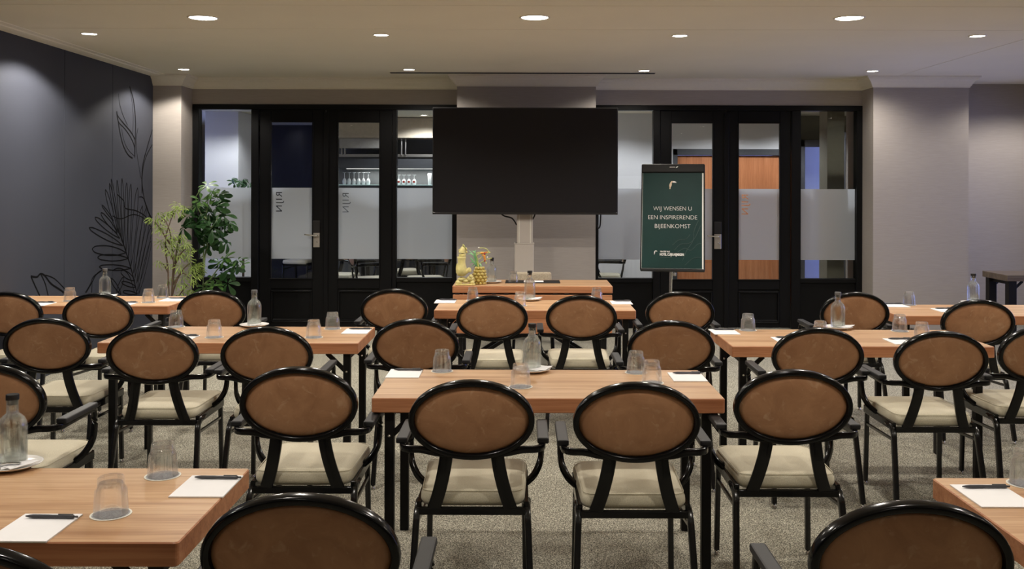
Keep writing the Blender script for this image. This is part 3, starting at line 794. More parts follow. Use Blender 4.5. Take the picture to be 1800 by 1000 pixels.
    for s_ in (-1, 1):
        bm = nb(); box(bm, s_*.203-.010, s_*.203+.010, -.19, .23, .395, .437, .004, 2); link('side_rail', bm, M['blackmetal'], t)
        bm = nb(); sweep(bm, smoothpath([(s_*.205, -.10, .418), (s_*.208, -.165, .413), (s_*.210, -.20, .385), (s_*.213, -.215, .33), (s_*.220, -.255, .16), (s_*.226, -.285, .022)], 5), rrect(.029, .025, .005), (0, 1, 0))
        l1 = link('rear_leg', bm, M['legmetal'], t, math.radians(40))
        bm = nb(); lathe(bm, [(0, 0), (.010, 0), (.012, .006), (.006, .012), (.006, .024), (0, .024)], 10, (s_*.226, -.285, 0)); link('glide', bm, M['chrome'], l1, True)
        bm = nb(); sweep(bm, [(s_*.197, .215, .40), (s_*.203, .222, .022)], rrect(.026, .023, .005), (0, 1, 0)); l2 = link('front_leg', bm, M['legmetal'], t, math.radians(40))
        bm = nb(); lathe(bm, [(0, 0), (.010, 0), (.012, .006), (.006, .012), (.006, .024), (0, .024)], 10, (s_*.203, .222, 0)); link('glide', bm, M['chrome'], l2, True)
        bm = nb(); sweep(bm, [(s_*.2, .215, .335), (s_*.213, -.20, .355)], rrect(.016, .012, .003), (0, 0, 1)); link('stretcher', bm, M['legmetal'], t)
    return t
first = make_chair(); used = False
def chair(X0, dtop, label, rz=0.0, group='leather-backed banquet chairs'):
    global used
    loc = Vector((X0, dtop + .288, 0)); c = math.cos(rz); s_ = math.sin(rz)
    off = Vector((s_*-.288 * -1 * 0, 0, 0))
    # keep the oval back where it was measured when the chair is turned
    bx, by = 0.288*s_, -.288*c
    loc = Vector((X0 - bx, dtop - by, 0))
    if not used:
        used = True; first.location = loc; first.rotation_euler = (0, 0, rz); first['label'] = label; return first
    return dup(first, loc, rz, label, group)
def chairpx(x0, x1, ytop, label, rz=0.0):
    # width of the oval fixes the distance, its top confirms it
    xm = (x0 + x1)/2; dx, dy = unroll(xm, ytop)
    dw = F * .47 / (x1 - x0); dh = F * (EYE - .921) / dy
    d = .35*dw + .65*dh
    return chair(dx * d / F, d, label, rz)
chairpx(345, 705, 862, 'nearest leather chair, cut by the bottom of the picture beside the opener table', .0)
chairpx(1422, 1795, 870, 'leather chair cut by the bottom of the picture in front of the corner table', .0)
chairpx(717, 940, 667, 'leather chair at the nearest middle table, on the side of the mural wall')
chairpx(1008, 1233, 671, 'leather chair at the nearest middle table, on the flip chart side')
chairpx(418, 628, 643, 'leather chair in the aisle between the opener table and the nearest middle table')
chairpx(1292, 1502, 649, 'leather chair standing free between the nearest middle table and the corner table')
chairpx(185, 346, 573, 'leather chair at the second mural-side table, its cream seat in plain view')
chairpx(386, 548, 574, 'leather chair half behind another at the bottled end of the second mural-side table')
chairpx(2, 156, 558, 'leather chair set off the end of the second mural-side table near the dark wall', .0)
chairpx(-131, 75, 640, 'leather chair half cut by the picture edge behind the bottle with opener')
chairpx(654, 806, 561, 'leather chair beside the far mural-side corner of the nearest middle table')
chairpx(1105, 1257, 565, 'leather chair beside the far flip chart corner of the nearest middle table')
chairpx(1360, 1520, 577, 'leather chair with a scuffed back at the second plain-wall-side table, nearer the door')
chairpx(1575, 1740, 582, 'leather chair with full seat in view at the second plain-wall-side table')
chairpx(1756, 1921, 568, 'leather chair cut by the picture edge beside the second plain-wall-side table')
chairpx(802, 928, 519, 'leather chair facing the presenter table, under the bird figure')
chairpx(960, 1085, 519, 'leather chair facing the presenter table, on the flip chart side')
chairpx(634, 750, 510, 'leather chair in front of the black doors beside the far middle table, mural side')
chairpx(1137, 1256, 514, 'leather chair under the flip chart')
chairpx(309, 430, 510, 'leather chair below the potted plants at the end of the mural-wall table')
chairpx(108, 232, 515, 'leather chair at the mural-wall table below the bottle')
chairpx(-52, 72, 512, 'leather chair at the mural-wall table cut by the picture edge')
chairpx(1445, 1564, 515, 'leather chair at the open end of the far plain-wall-side table, behind a bottle')
chairpx(1657, 1787, 526, 'leather chair in front of the far plain-wall-side table under its bottle')
chair(-1.13, 1.93, 'leather chair of which only the top curve shows at the corner of the nearest table')
# chairs seen through the glass
for i, (px, Y, rz) in enumerate(((600, 12.6, 2.9), (654, 12.1, -1.2), (712, 13.2, .4), (752, 12.2, 1.8), (530, 15.0, 2.9), (1064, 12.6, 1.5))):
    dup(first, (W(px, 470, Y).x, Y, 0), rz, 'hall chair seen below the frosted band of ' + ('the second door leaf, farther one', 'the second door leaf, nearer one', 'the pane beside the screen, farther one', 'the pane beside the screen, nearer one', 'the first door leaf', 'the pane by the flip chart')[i], 'chairs in the hall')
bm = nb(); box(bm, -2.3, -1.2, 13.35, 13.9, .71, .75, .004, 1); t = thing('hall_table', 'dark table in the hall behind the doors', 'table', (0, 0, 0))
link('tabletop', bm, M['darktop'], t)
for x in (-2.22, -1.28):
    for y in (13.41, 13.84):
        bm = nb(); box(bm, x-.025, x+.025, y-.025, y+.025, 0, .71); link('table_leg', bm, M['tblack'], t)

# presenter's chair
pc = W(937, 478, 9.35)
t = thing('presenter_chair', 'beige boucle chair behind the presenter table', 'chair', (pc.x, 9.10, 0))
bm = nb(); box(bm, -.18, .18, .22, .28, .50, pc.z, .028, 3); link('backrest', bm, M['boucle'], t, True)
bm = nb(); box(bm, -.21, .21, -.18, .24, .42, .50, .03, 3); link('seat', bm, M['boucle'], t, True)
for sx in (-1, 1):
    for sy in (-.15, .21):
        bm = nb(); sweep(bm, [(sx*.17, sy, .42), (sx*.19, sy*1.1, 0)], circ(.014)); link('leg', bm, M['tblack'], t)

# ------------------------------------------------------------------ television on its lift column
TY = 10.12
a = W(760.5, 188.5, TY); b = W(1086, 376.5, TY)
tv = thing('television', 'large dark television on a beige lift column in front of the pillar', 'television', ((a.x+b.x)/2, TY, 0))
hw = (b.x - a.x)/2
bm = nb(); box(bm, -hw, hw, .0, .075, b.z, a.z, .006, 2); link('housing', bm, M['tvframe'], tv)
bm = nb(); box(bm, -hw+.010, hw-.010, -.003, .01, b.z+.018, a.z-.010, .001, 1); link('screen', bm, M['tvscreen'], tv)
bm = nb(); box(bm, -hw+.002, hw-.002, -.006, .02, b.z-.006, b.z+.016, .002, 1); link('bottom_bezel', bm, M['tvframe'], tv)
ox = (a.x+b.x)/2
xa, xb = W(908.5, 400, TY+.12).x - ox, W(936.5, 400, TY+.12).x - ox
zj = W(922, 427, TY+.12).z
bm = nb(); box(bm, xa, xb, .11, .20, zj-.1, b.z+.4, .006, 2); c_ = link('upper_column', bm, M['cream'], tv); c_['label'] = 'beige inner lift column'
bm = nb(); box(bm, xa+.02, xa+.03, .106, .114, zj, b.z+.1); box(bm, xb-.03, xb-.02, .106, .114, zj, b.z+.1); link('column_groove', bm, M['rim'], c_)
xa, xb = W(904.5, 450, TY+.1).x - ox, W(938.5, 450, TY+.1).x - ox
bm = nb(); box(bm, xa, xb, .085, .235, .06, zj, .008, 2); c2 = link('lower_column', bm, M['cream'], tv); c2['label'] = 'beige outer lift column'
bm = nb(); box(bm, xa-.004, xb+.004, .081, .239, zj-.012, zj, .003, 1); link('column_collar', bm, M['cream'], c2)
bm = nb(); box(bm, -.2, .2, .07, .2, b.z+.25, b.z+.75, .005, 1); link('mount_plate', bm, M['tblack'], tv)
for s_ in (-1, 1):
    bm = nb(); sweep(bm, [(s_*.05, .1, .08), (s_*.50, -.30, .08)], rrect(.03, .05)); sweep(bm, [(s_*.05, .2, .08), (s_*.45, .40, .08)], rrect(.03, .05)); fl = link('foot', bm, M['tblack'], tv)
    for px_, py_ in ((s_*.48, -.28), (s_*.43, .38)):
        bm = nb(); lathe(bm, [(0, -.012), (.032, -.012), (.032, .012), (0, .012)], 14)
        bmesh.ops.transform(bm, matrix=Matrix.Translation((px_, py_, .033)) @ Matrix.Rotation(PI/2, 4, 'Y'), verts=bm.verts); link('caster', bm, M['chrome'], fl, True)
cab = nb()
sweep(cab, smoothpath([(W(874, 372, TY+.1).x-ox, .08, b.z+.05), (W(885, 378, TY+.1).x-ox, .1, b.z-.02), (W(900, 385, TY+.1).x-ox, .13, b.z-.05), (W(908, 394, TY+.1).x-ox, .16, b.z-.12)], 5), circ(.008, 6))
sweep(cab, smoothpath([(W(942, 372, TY+.1).x-ox, .08, b.z+.03), (W(939, 380, TY+.1).x-ox, .1, b.z-.03), (W(935, 388, TY+.1).x-ox, .15, b.z-.07)], 5), circ(.008, 6))
link('cable', cab, M['capblack'], tv)
cab = nb(); sweep(cab, smoothpath([(W(1048.5, 370, TY+.1).x-ox, .08, b.z+.05), (W(1049, 395, TY+.1).x-ox, .09, b.z-.11), (W(1052, 401, TY+.1).x-ox, .09, b.z-.15), (W(1055, 395, TY+.1).x-ox, .09, b.z-.11), (W(1056, 370, TY+.1).x-ox, .08, b.z+.05)], 5), circ(.007, 6)); link('cable', cab, M['capblack'], tv)

# ------------------------------------------------------------------ flip chart
FY = 9.6
top = (W(1133, 288.5, FY) + W(1240, 290, FY)) / 2
fw = .612; fh = 1.075; psi = math.radians(10); al = math.radians(15)
fc = thing('flip_chart', 'flip chart showing a dark green welcome sheet with white lettering', 'flip chart', (0, 0, 0))
Rb = Matrix.Rotation(-psi, 4, 'Z') @ Matrix.Rotation(-al, 4, 'X')
# board coordinates: x right, z up from the bottom edge, y away from the viewer
bot = (W(1125, 472.5, FY) + W(1232, 475, FY)) / 2
upv = (Rb @ Vector((0, 0, 1)))
MB_ = Matrix.Translation(Vector((bot.x, FY - .12, 0)) + Vector((0, 0, 1)) * (EYE - (474 - PY) * (FY - .12)/F + .0)) @ Rb
def bl(name, bm, mat, parent=fc, **k):
    bmesh.ops.transform(bm, matrix=MB_, verts=bm.verts); return link(name, bm, mat, parent, **k)
bm = nb(); box(bm, -fw/2, fw/2, .008, .026, .0, fh, .004, 1); bl('board', bm, M['white'])
bm = nb(); box(bm, -fw/2-.006, fw/2+.006, -.012, .030, -.012, .012, .004, 1); bl('pen_tray', bm, M['capblack'])
bm = nb(); box(bm, fw/2-.004, fw/2+.010, .004, .03, 0, fh, .003, 1); box(bm, -fw/2-.010, -fw/2+.001, .004, .03, 0, fh, .003, 1); bl('side_rail', bm, M['capblack'])
bm = nb(); box(bm, -fw/2-.008, fw/2+.008, -.020, .035, fh-.085, fh+.005, .012, 3); clamp = bl('clamp_bar', bm, M['capblack'])
bm = nb(); box(bm, -.035, .022, -.0212, -.0195, fh-.034, fh-.028); 
q = [(.026, fh-.040), (.036, fh-.024), (.052, fh-.022), (.042, fh-.036)]
f0 = [bm.verts.new((x, -.0213, z)) for x, z in q]; bm.faces.new(f0)
bl('clamp_mark', bm, M['white'], clamp)
bm = nb(); nz = 14
x0, x1 = -fw/2+.006, fw/2-.020
for i in range(nz):
    za, zb = .018 + (fh-.10)*i/nz, .018 + (fh-.10)*(i+1)/nz
    wv = lambda x, z: .004 - .004*math.sin(3*x+1)*math.exp(-(fh-.1-z)*6)
    for j in range(8):
        xa, xb = x0 + (x1-x0)*j/8, x0 + (x1-x0)*(j+1)/8
        plane_quad(bm, (xa, wv(xa, za), za), (xb, wv(xb, za), za), (xb, wv(xb, zb), zb), (xa, wv(xa, zb), zb))
bmesh.ops.remove_doubles(bm, verts=bm.verts, dist=1e-5)
sheet = bl('welcome_sheet', bm, M['green'], fc, smooth=True); sheet['label'] = 'dark green printed sheet'
def words(body, size, cx, z, width, mat, parent=sheet, bold=0.0, align='CENTER', name='lettering'):
    cu = bpy.data.curves.new('words', 'FONT'); cu.body = body; cu.size = size; cu.align_x = align; cu.offset = bold if bold else -.0009
    o = bpy.data.objects.new('words', cu); COL.objects.link(o); bpy.context.view_layer.update()
    me = bpy.data.meshes.new_from_object(o.evaluated_get(bpy.context.evaluated_depsgraph_get())); bpy.data.objects.remove(o)
    xs = [v.co.x for v in me.vertices]; k = width / (max(xs) - min(xs)); off = (max(xs) + min(xs))/2
    # one mesh per word: letters are told apart by the gaps between them
    bm = bmesh.new(); bm.from_mesh(me); bpy.data.meshes.remove(me)
    todo = set(bm.verts); isl = []
    while todo:
        st = [todo.pop()]; comp = []
        while st:
            v = st.pop(); comp.append(v)
            for e in v.link_edges:
                o2 = e.other_vert(v)
                if o2 in todo: todo.remove(o2); st.append(o2)
        isl.append(comp)
    isl.sort(key=lambda c: min(v.co.x for v in c))
    groups = []; end = None
    for c in isl:
        x0_ = min(v.co.x for v in c); x1_ = max(v.co.x for v in c)
        if end is None or x0_ - end > size*.20: groups.append([])
        groups[-1] += c; end = x1_ if end is None else max(end, x1_)
    names = body.split()
    for gi, gv in enumerate(groups):
        b2 = bmesh.new(); mp = {v: b2.verts.new(MB_ @ Vector((cx + (v.co.x - off)*k, -.0025, z + v.co.y))) for v in gv}
        for f in bm.faces:
            if f.verts[0] in mp: b2.faces.new([mp[v] for v in f.verts])
        r = link(name, b2, mat, parent)
        if len(groups) == len(names): r['label'] = 'printed word ' + names[gi]
    bm.free()
PXM = fw / 107.0
vz = lambda py: fh * (474 - py) / 185.5
cxm = -.004
words('WIJ WENSEN U', .060, cxm + .000, vz(370.5), 66*PXM, M['white'])
words('EEN INSPIRERENDE', .060, cxm + .003, vz(386), 84*PXM, M['white'])
words('BIJEENKOMST', .060, cxm + .003, vz(401.5), 61*PXM, M['white'])
words('VAN DER VALK', .020, -.072, vz(443.5), 17*PXM, M['white'], bold=.0006)
words('HOTEL CUIJK-NIJMEGEN', .034, -.006, vz(449.3), 41*PXM, M['white'], bold=.0014)
bm = nb(); box(bm, -.118, -.002, -.0026, -.0018, vz(452.6), vz(451.6)); bl('thin_line', bm, M['greenline'], sheet)
def toucan(cx, cz, s, mat, mat2):        # bird emblem: curved body, head and beak
    bm = nb()
    body = [(-.25, -1.0), (-.36, -.95), (-.34, -.55), (-.42, -.3), (-.36, .1), (-.15, .55), (.12, .85), (.30, .80), (.26, .45), (.12, .35), (.14, .0), (.02, -.45), (-.12, -.55), (-.15, -.95)]
    bm.faces.new([bm.verts.new((cx + x*s, -.0026, cz + z*s)) for x, z in body]); bl('emblem_bird', bm, mat, sheet)
    bm = nb(); beak = [(.34, .82), (.75, .80), (1.05, .62), (1.12, .40), (.90, .44), (.62, .44), (.34, .46)]
    bm.faces.new([bm.verts.new((cx + x*s, -.0026, cz + z*s)) for x, z in beak]); bl('emblem_beak', bm, mat2, sheet)
toucan(-.018, vz(324.5), .046, M['gold'], M['white'])
toucan(-.172, vz(444), .022, M['white'], M['white'])
bm = nb()
for pts in ([(.02, .20), (.08, .26), (.16, .27), (.22, .33), (.27, .45)], [(.05, .18), (.12, .22), (.18, .20), (.24, .26), (.28, .27)], [(.10, .10), (.14, .2), (.2, .3), (.21, .4), (.25, .5)], [(0, .25), (.06, .3), (.13, .31), (.17, .36)], [(.12, .05), (.2, .12), (.28, .13)]):
    sweep(bm, smoothpath([(x, -.001, z) for x, z in pts], 5), rrect(.004, .003))
o = bl('plant_pattern', bm, M['greenline'], sheet)
cx = MB_ @ Vector((-.005, .05, .3))
hd = MB_ @ Vector((0, .05, fh-.1))
bm = nb(); sweep(bm, [(cx.x - .01, cx.y + .10, .0), (MB_ @ Vector((-.012, .035, .05)))[:], (MB_ @ Vector((-.012, .035, fh-.15)))[:]], rrect(.03, .03, .004)); bl_ = link('stand_post', bm, M['chrome'], fc, math.radians(40)); bl_['label'] = 'chrome centre post'
for s_ in (-1, 1, 0):
    bm = nb(); sweep(bm, [(cx.x - .01, cx.y + .10, .13), (cx.x + s_*.32, cx.y + .10 + (-.22 if s_ else .36), .012)], circ(.012)); link('stand_foot', bm, M['chrome'], fc, True)
bm = nb(); kp = MB_ @ Vector((.02, .05, -.03)); lathe(bm, [(0, -.02), (.018, -.018), (.018, .012), (0, .016)], 12, kp); link('knob', bm, M['steel'], fc, True)

# ------------------------------------------------------------------ tableware
def make_pad():
    t = thing('notepad', '', 'notepad', (0, 0, 0), 0, 'white notepads on the tables')
    bm = nb(); box(bm, -.0775, .0775, -.10, .10, 0, .004, .0006, 1); link('paper_block', bm, M['paper'], t)
    bm = nb(); box(bm, -.0775, .0775, -.10, .10, -.0005, .0008); link('backing_card', bm, M['rim'], t)
    return t
def make_pen():
    t = thing('pen', '', 'pen', (0, 0, 0), 0, 'grey pens on the notepads')
    def lx(bm): bmesh.ops.transform(bm, matrix=Matrix.Translation((0, 0, .0055)) @ Matrix.Rotation(PI/2, 4, 'Y'), verts=bm.verts)
    bm = nb(); lathe(bm, [(0, -.070), (.0015, -.070), (.0042, -.058), (.0052, -.05), (.0052, -.01), (.0048, .0), (.0052, .055), (.0045, .06), (0, .06)], 10); lx(bm); link('barrel', bm, M['pen'], t, True)
    bm = nb(); lathe(bm, [(0, .06), (.003, .06), (.003, .070), (0, .071)], 8); lx(bm); link('push_button', bm, M['pen'], t, True)
    bm = nb(); box(bm, .018, .058, -.0015, .0015, .0105, .0125); link('clip', bm, M['capclear'], t)
    return t
def make_glass():
    t = thing('tumbler', '', 'glass', (0, 0, 0), 0, 'upturned tumblers')
    n = 40; bm = nb()
    prof_o = [(.0445, 0.0015), (.0445, .004), (.0425, .03), (.0400, .066), (.0385, .071), (.0355, .076), (.0335, .098), (.0315, .1015), (.0, .1015)]
    prof_i = [(.0, .086), (.030, .086), (.0345, .074), (.0375, .066), (.0400, .03), (.0420, .004), (.0425, .0015)]
    rings = []
    for k, (r, z) in enumerate(prof_o + prof_i):
        if r == 0: rings.append([bm.verts.new((0, 0, z))]); continue
        rib = .0011 if (k in (2, 3)) else 0
        rings.append([bm.verts.new(((r + rib*(1 if i % 2 else -1))*math.cos(2*PI*i/n), (r + rib*(1 if i % 2 else -1))*math.sin(2*PI*i/n), z)) for i in range(n)])
    L = len(rings)
    for a in range(L):
        r0, r1 = rings[a], rings[(a+1) % L]
        if len(r0) == 1 and len(r1) == 1: continue
        for i in range(n):
            q = []
            for v in (r0[i % len(r0)], r0[(i+1) % n % len(r0)], r1[(i+1) % n % len(r1)], r1[i % len(r1)]):
                if v not in q: q.append(v)
            if len(q) > 2: bm.faces.new(q)
    link('glass_body', bm, M['tumbler'], t, True)
    return t
def make_coaster():
    t = thing('coaster', '', 'coaster', (0, 0, 0), 0, 'paper coasters under the tumblers')
    bm = nb(); lathe(bm, [(0, 0), (.050, 0), (.050, .0012), (0, .0012)], 32, smooth=False); link('coaster_disc', bm, M['coaster'], t)
    bm = nb(); lathe(bm, [(.0485, .0002), (.0535, .0002), (.0535, .0014), (.0485, .0014)], 32, smooth=False, closed=True); link('coaster_edge', bm, M['rim'], t)
    return t
def make_bottle(cap='capblack'):
    t = thing('water_bottle', '', 'bottle', (0, 0, 0), 0, 'clear glass water bottles')
    bm = nb(); n = 36
    o_ = [(0, 0), (.038, 0), (.0425, .004), (.0435, .012), (.0435, .118), (.0415, .132), (.035, .146), (.026, .155), (.0195, .160), (.0178, .166), (.0178, .196), (.0185, .198), (.0185, .202)]
    i_ = [(.0155, .202), (.0150, .166), (.017, .161), (.024, .153), (.0325, .144), (.0385, .131), (.0403, .118), (.0403, .014), (.037, .010), (0, .009)]
    lathe(bm, o_ + i_, n); link('bottle_body', bm, M['glass'], t, True)
    bm = nb(); lathe(bm, [(0, .203), (.0195, .203), (.0195, .218), (.0185, .220), (0, .220)], 24); lathe(bm, [(0, .188), (.0148, .188), (.0148, .203), (0, .203)], 20); link('stopper', bm, M[cap], t, math.radians(40))
    bm = nb(); lathe(bm, [(0, .0105), (.0398, .0105), (.0398, .030), (.038, .0305), (0, .0305)], 28); link('water', bm, M['water'], t, True)
    return t
def make_saucer():
    t = thing('saucer', '', 'saucer', (0, 0, 0), 0, 'white saucers under the bottles')
    bm = nb(); lathe(bm, [(0, .003), (.045, .003), (.045, 0), (.054, 0), (.066, .005), (.088, .014), (.090, .016), (.086, .0165), (.066, .0085), (.062, .0065), (0, .0065)], 40); link('saucer_plate', bm, M['porcelain'], t, True)
    bm = nb(); 
    for k, (a, dx) in enumerate(((.5, 0), (.9, .012))):
        vs = [(-.045, -.03), (.045, -.03), (.045, .03), (-.045, .03)]; c, s_ = math.cos(a), math.sin(a)
        lo = [(x*c - y*s_ + .035 + dx, x*s_ + y*c - .035) for x, y in vs]
        A_ = [bm.verts.new((x, y, .0175 + k*.002 + (.007 if i == 1 else 0))) for i, (x, y) in enumerate(lo)]
        B_ = [bm.verts.new((x, y, .0190 + k*.002 + (.007 if i == 1 else 0))) for i, (x, y) in enumerate(lo)]
        bm.faces.new(A_); bm.faces.new(B_)
        for i in range(4): bm.faces.new((A_[i], A_[(i+1) % 4], B_[(i+1) % 4], B_[i]))
    o = tag(link('napkin', bm, M['paper']), '', 'napkin', 'folded paper napkins on the saucers')
    return t, o
TZ = .75
proto = {}
def place(kind, loc, label, rz=0.0, **kw):
    if kind not in proto:
        r = {'pad': make_pad, 'pen': make_pen, 'glass': make_glass, 'coaster': make_coaster, 'bottle': make_bottle, 'bottleclear': lambda: make_bottle('capclear')}[kind]()
        proto[kind] = r; r.location = loc; r.rotation_euler = (0, 0, rz); r['label'] = label; return r
    return dup(proto[kind], loc, rz, label)
def pad(px, py, where, rz=0.0):
    p = ontop(px, py); p.z = TZ + .0006
    place('pad', p, 'white notepad ' + where, rz)
    c, s_ = math.cos(rz), math.sin(rz); dx, dy = .012, .062
    place('pen', (p.x + dx*c - dy*s_, p.y + dx*s_ + dy*c, p.z + .0042), 'dark grey pen on the notepad ' + where, rz + random.uniform(-.05, .05))
def glass(px, py, where):
    p = ontop(px, py); rz = random.random()
    place('coaster', (p.x, p.y, TZ + .0003), 'coaster under the tumbler ' + where, rz)
    place('glass', (p.x, p.y, TZ + .0012), 'upturned fluted tumbler ' + where, rz)
sproto = None
def bottle(px, py, where, sx, sy, cap='bottle', nap=True):
    global sproto
    p = ontop(px, py); q = ontop(sx, sy); dv = p - q
    if dv.length > .016: p = q + dv * (.016 / dv.length)
    place(cap, (p.x, p.y, TZ + .0072), 'clear glass bottle ' + where, random.random())
    if sproto is None:
        sproto = make_saucer(); s_, n_ = sproto; s_.location = (q.x, q.y, TZ + .0003); s_['label'] = 'white saucer under the bottle ' + where; n_.location = s_.location; n_['label'] = 'folded white napkin at the foot of the bottle ' + where
    else:
        dup(sproto[0], (q.x, q.y, TZ + .0003), 0, 'white saucer under the bottle ' + where)
        if nap: dup(sproto[1], (q.x, q.y, TZ + .0003), random.uniform(-.3, .3), 'folded white napkin at the foot of the bottle ' + where)
T1 = 'on the table nearest the camera'
pad(364, 856, T1 + ', by its far corner'); pad(62, 929, T1 + ', at the picture edge')
pad(1744, 873, 'on the corner table opposite the opener')
pad(711, 657.5, 'on the nearest middle table, mural side end'); pad(1208, 663.5, 'on the nearest middle table, flip chart end')
pad(627, 583, 'at the aisle end of the second mural-side table'); pad(318, 595, 'half hidden behind a chair on the second mural-side table')
pad(1273, 584, 'at the aisle end of the second plain-wall-side table'); pad(1386, 598.5, 'behind the scuffed chair back on the second plain-wall-side table'); pad(1586, 601, 'partly behind the full chair on the second plain-wall-side table')
pad(783, 530.5, 'on the far middle table, mural side end'); pad(1092, 532.5, 'on the far middle table, flip chart end')
pad(70, 535, 'on the mural-wall table near the picture edge'); pad(216, 535, 'on the mural-wall table behind the chair below the bottle'); pad(304, 527.5, 'on the mural-wall table by the plants')
pad(1573, 537.5, 'at the end of the far plain-wall-side table'); pad(1664, 546, 'in the middle of the far plain-wall-side table')
glass(195, 904, T1 + ', nearer of its two'); glass(286, 836.5, T1 + ', farther of its two')
glass(1803, 851, 'cut by the picture edge on the corner table')
glass(777, 652.5, 'on the nearest middle table beside the mural-side pad'); glass(915, 680, 'in front of the bottle on the nearest middle table'); glass(1118, 655, 'on the nearest middle table, farther of the two by the pad'); glass(1146, 673, 'on the nearest middle table half behind a chair back')
glass(309.5, 574.5, 'at the dark wall end of the second mural-side table'); glass(376.5, 593, 'alone in front of the bottle on the second mural-side table'); glass(551.5, 593, 'nearer of the pair on the second mural-side table'); glass(584.5, 578, 'farther of the pair on the second mural-side table')
glass(1315, 580.5, 'beside the aisle pad on the second plain-wall-side table'); glass(1442, 595, 'peeping over a chair back below the bottle'); glass(1581.5, 582, 'farther of the pair on the second plain-wall-side table'); glass(1620.5, 597, 'nearer of the pair on the second plain-wall-side table')
glass(831, 528, 'on the far middle table, mural side'); glass(914, 537.5, 'beside the bottle on the far middle table'); glass(1049, 529, 'on the far middle table, flip chart side')
glass(123, 529, 'near the picture edge on the mural-wall table'); glass(261, 531.5, 'nearer of the pair by the plants on the mural-wall table'); glass(286, 523.5, 'farther of the pair by the plants on the mural-wall table')
glass(1598, 536, 'on the far plain-wall-side table')
glass(902.5, 496.5, 'on the presenter table beside the desk pad')
bottle(24, 812, 'with the opener on the nearest table', 21, 822)
bottle(937, 646, 'on the nearest middle table', 935, 653)
bottle(447, 571, 'on the second mural-side table', 447, 574, 'bottleclear')
bottle(1472, 576, 'on the second plain-wall-side table', 1473, 578, 'bottleclear')
bottle(932, 526, 'on the far middle table', 931, 528)
bottle(184.5, 521, 'on the mural-wall table', 184.5, 523, 'bottleclear')
bottle(1711, 532.5, 'on the far plain-wall-side table', 1711, 534)
bottle(865, 495.5, 'on the presenter table', 864.5, 497, nap=False)
# chrome opener lying on the front saucer
q = ontop(21, 822); op = thing('bottle_opener', 'small chrome bottle opener on the napkin of the nearest saucer', 'opener', (q.x + .005, q.y - .05, TZ + .0255), .2)
bm = nb(); P = [(-.03 + .018*math.cos(2*PI*i/20), .012*math.sin(2*PI*i/20), 0) for i in range(20)]; sweep(bm, P, circ(.003, 6), closed=True, smooth=True); link('opener_ring', bm, M['chrome'], op)
bm = nb(); sweep(bm, smoothpath([(-.012, 0, 0), (.01, .004, .002), (.045, .002, 0)], 4), rrect(.003, .012, .001), smooth=False); link('opener_handle', bm, M['chrome'], op)
# presenter table: desk pad with papers
a = ontop(889, 492.8); b = ontop(985, 498)
bm = nb(); box(bm, a.x, b.x, b.y, min(a.y, 9.07), TZ + .0006, TZ + .004, .001, 1); tag(link('desk_pad', bm, M['capblack']), 'black desk pad on the presenter table', 'desk pad')
p = ontop(938, 494.5, TZ+.005); bm = nb(); box(bm, p.x - .09, p.x + .09, p.y - .07, p.y + .06, TZ + .0045, TZ + .007, .0005, 1); tag(link('paper_sheets', bm, M['paper']), 'white papers lying on the black desk pad', 'papers')

# ------------------------------------------------------------------ yellow bird figure and ceramic pineapple
BYY = ontop(826, 499.5).y
s9 = BYY / F
def fp(cx, cy, off=0.0):                 # crop pixels of the figure -> point
    p = W(790 + cx*.09, 420 + cy*.09, BYY); return Vector((p.x, BYY + off, p.z))
zbase = TZ + .001
def blob(bm, c, r, n=10, m=7, jit=0.0):
    b = nb(); bmesh.ops.create_uvsphere(b, u_segments=n, v_segments=m, radius=1.0)
    for v in b.verts:
        k = 1 + random.uniform(-jit, jit); v.co = Vector((v.co.x*r[0]*k, v.co.y*r[1]*k, v.co.z*r[2]*k)) + Vector(c)
    for f in b.faces: f.smooth = True
    merge(bm, b)
k = .09*s9
org = fp(320, 885); base_z = org.z
fig = thing('bird_figure', 'yellow ceramic bird figure on a rocky foot, on the presenter table', 'ornament', (org.x, BYY - .09, zbase))
def L(cx, cy, off=0.0): return Vector(((cx-320)*k, off, (885-cy)*k))
bm = nb()
for c, r in (((200, 830), (70, 55)), ((450, 830), (60, 58)), ((250, 770), (90, 40)), ((420, 760), (80, 50)), ((330, 800), (80, 40)), ((430, 720), (45, 45)), ((170, 865), (45, 22)), ((480, 868), (38, 22))):
    p = L(*c); blob(bm, p, (r[0]*k, 70*k, r[1]*k), 9, 6, .13)
b0 = nb(); box(b0, -190*k, 190*k, -75*k, 75*k, 0, 30*k, .005, 1); merge(bm, b0)
link('rocky_foot', bm, M['figure'], fig, True)
bm = nb(); lathe(bm, [(0, L(0, 720).z), (75*k, L(0, 700).z), (110*k, L(0, 640).z), (105*k, L(0, 570).z), (82*k, L(0, 500).z), (72*k, L(0, 440).z), (78*k, L(0, 370).z), (88*k, L(0, 335).z), (0, L(0, 325).z)], 14, ((250-320)*k, 0, 0)); link('bird_body', bm, M['figure'], fig, True)
bm = nb()
sweep(bm, smoothpath([L(240, 690, .01), L(180, 640, .01), L(155, 560, .0), L(165, 470, 0)], 4), circ(38*k, 8), scale=[1-.75*i/12 for i in range(13)], smooth=True)
sweep(bm, smoothpath([L(310, 640, -.01), L(370, 600, -.01), L(400, 570, -.01), L(415, 630, -.015)], 4), circ(45*k, 8), scale=[1-.35*i/12 for i in range(13)], smooth=True)
link('wing', bm, M['figure'], fig, True)
bm = nb(); sweep(bm, smoothpath([L(265, 330), L(262, 260), L(275, 190), L(285, 130), L(270, 95)], 4), circ(70*k, 9), scale=[1.0, 1.0, 1.02, 1.02, 1.0, .97, .92, .86, .78, .70, .60, .50, .40, .3, .22, .14, .08], smooth=True)
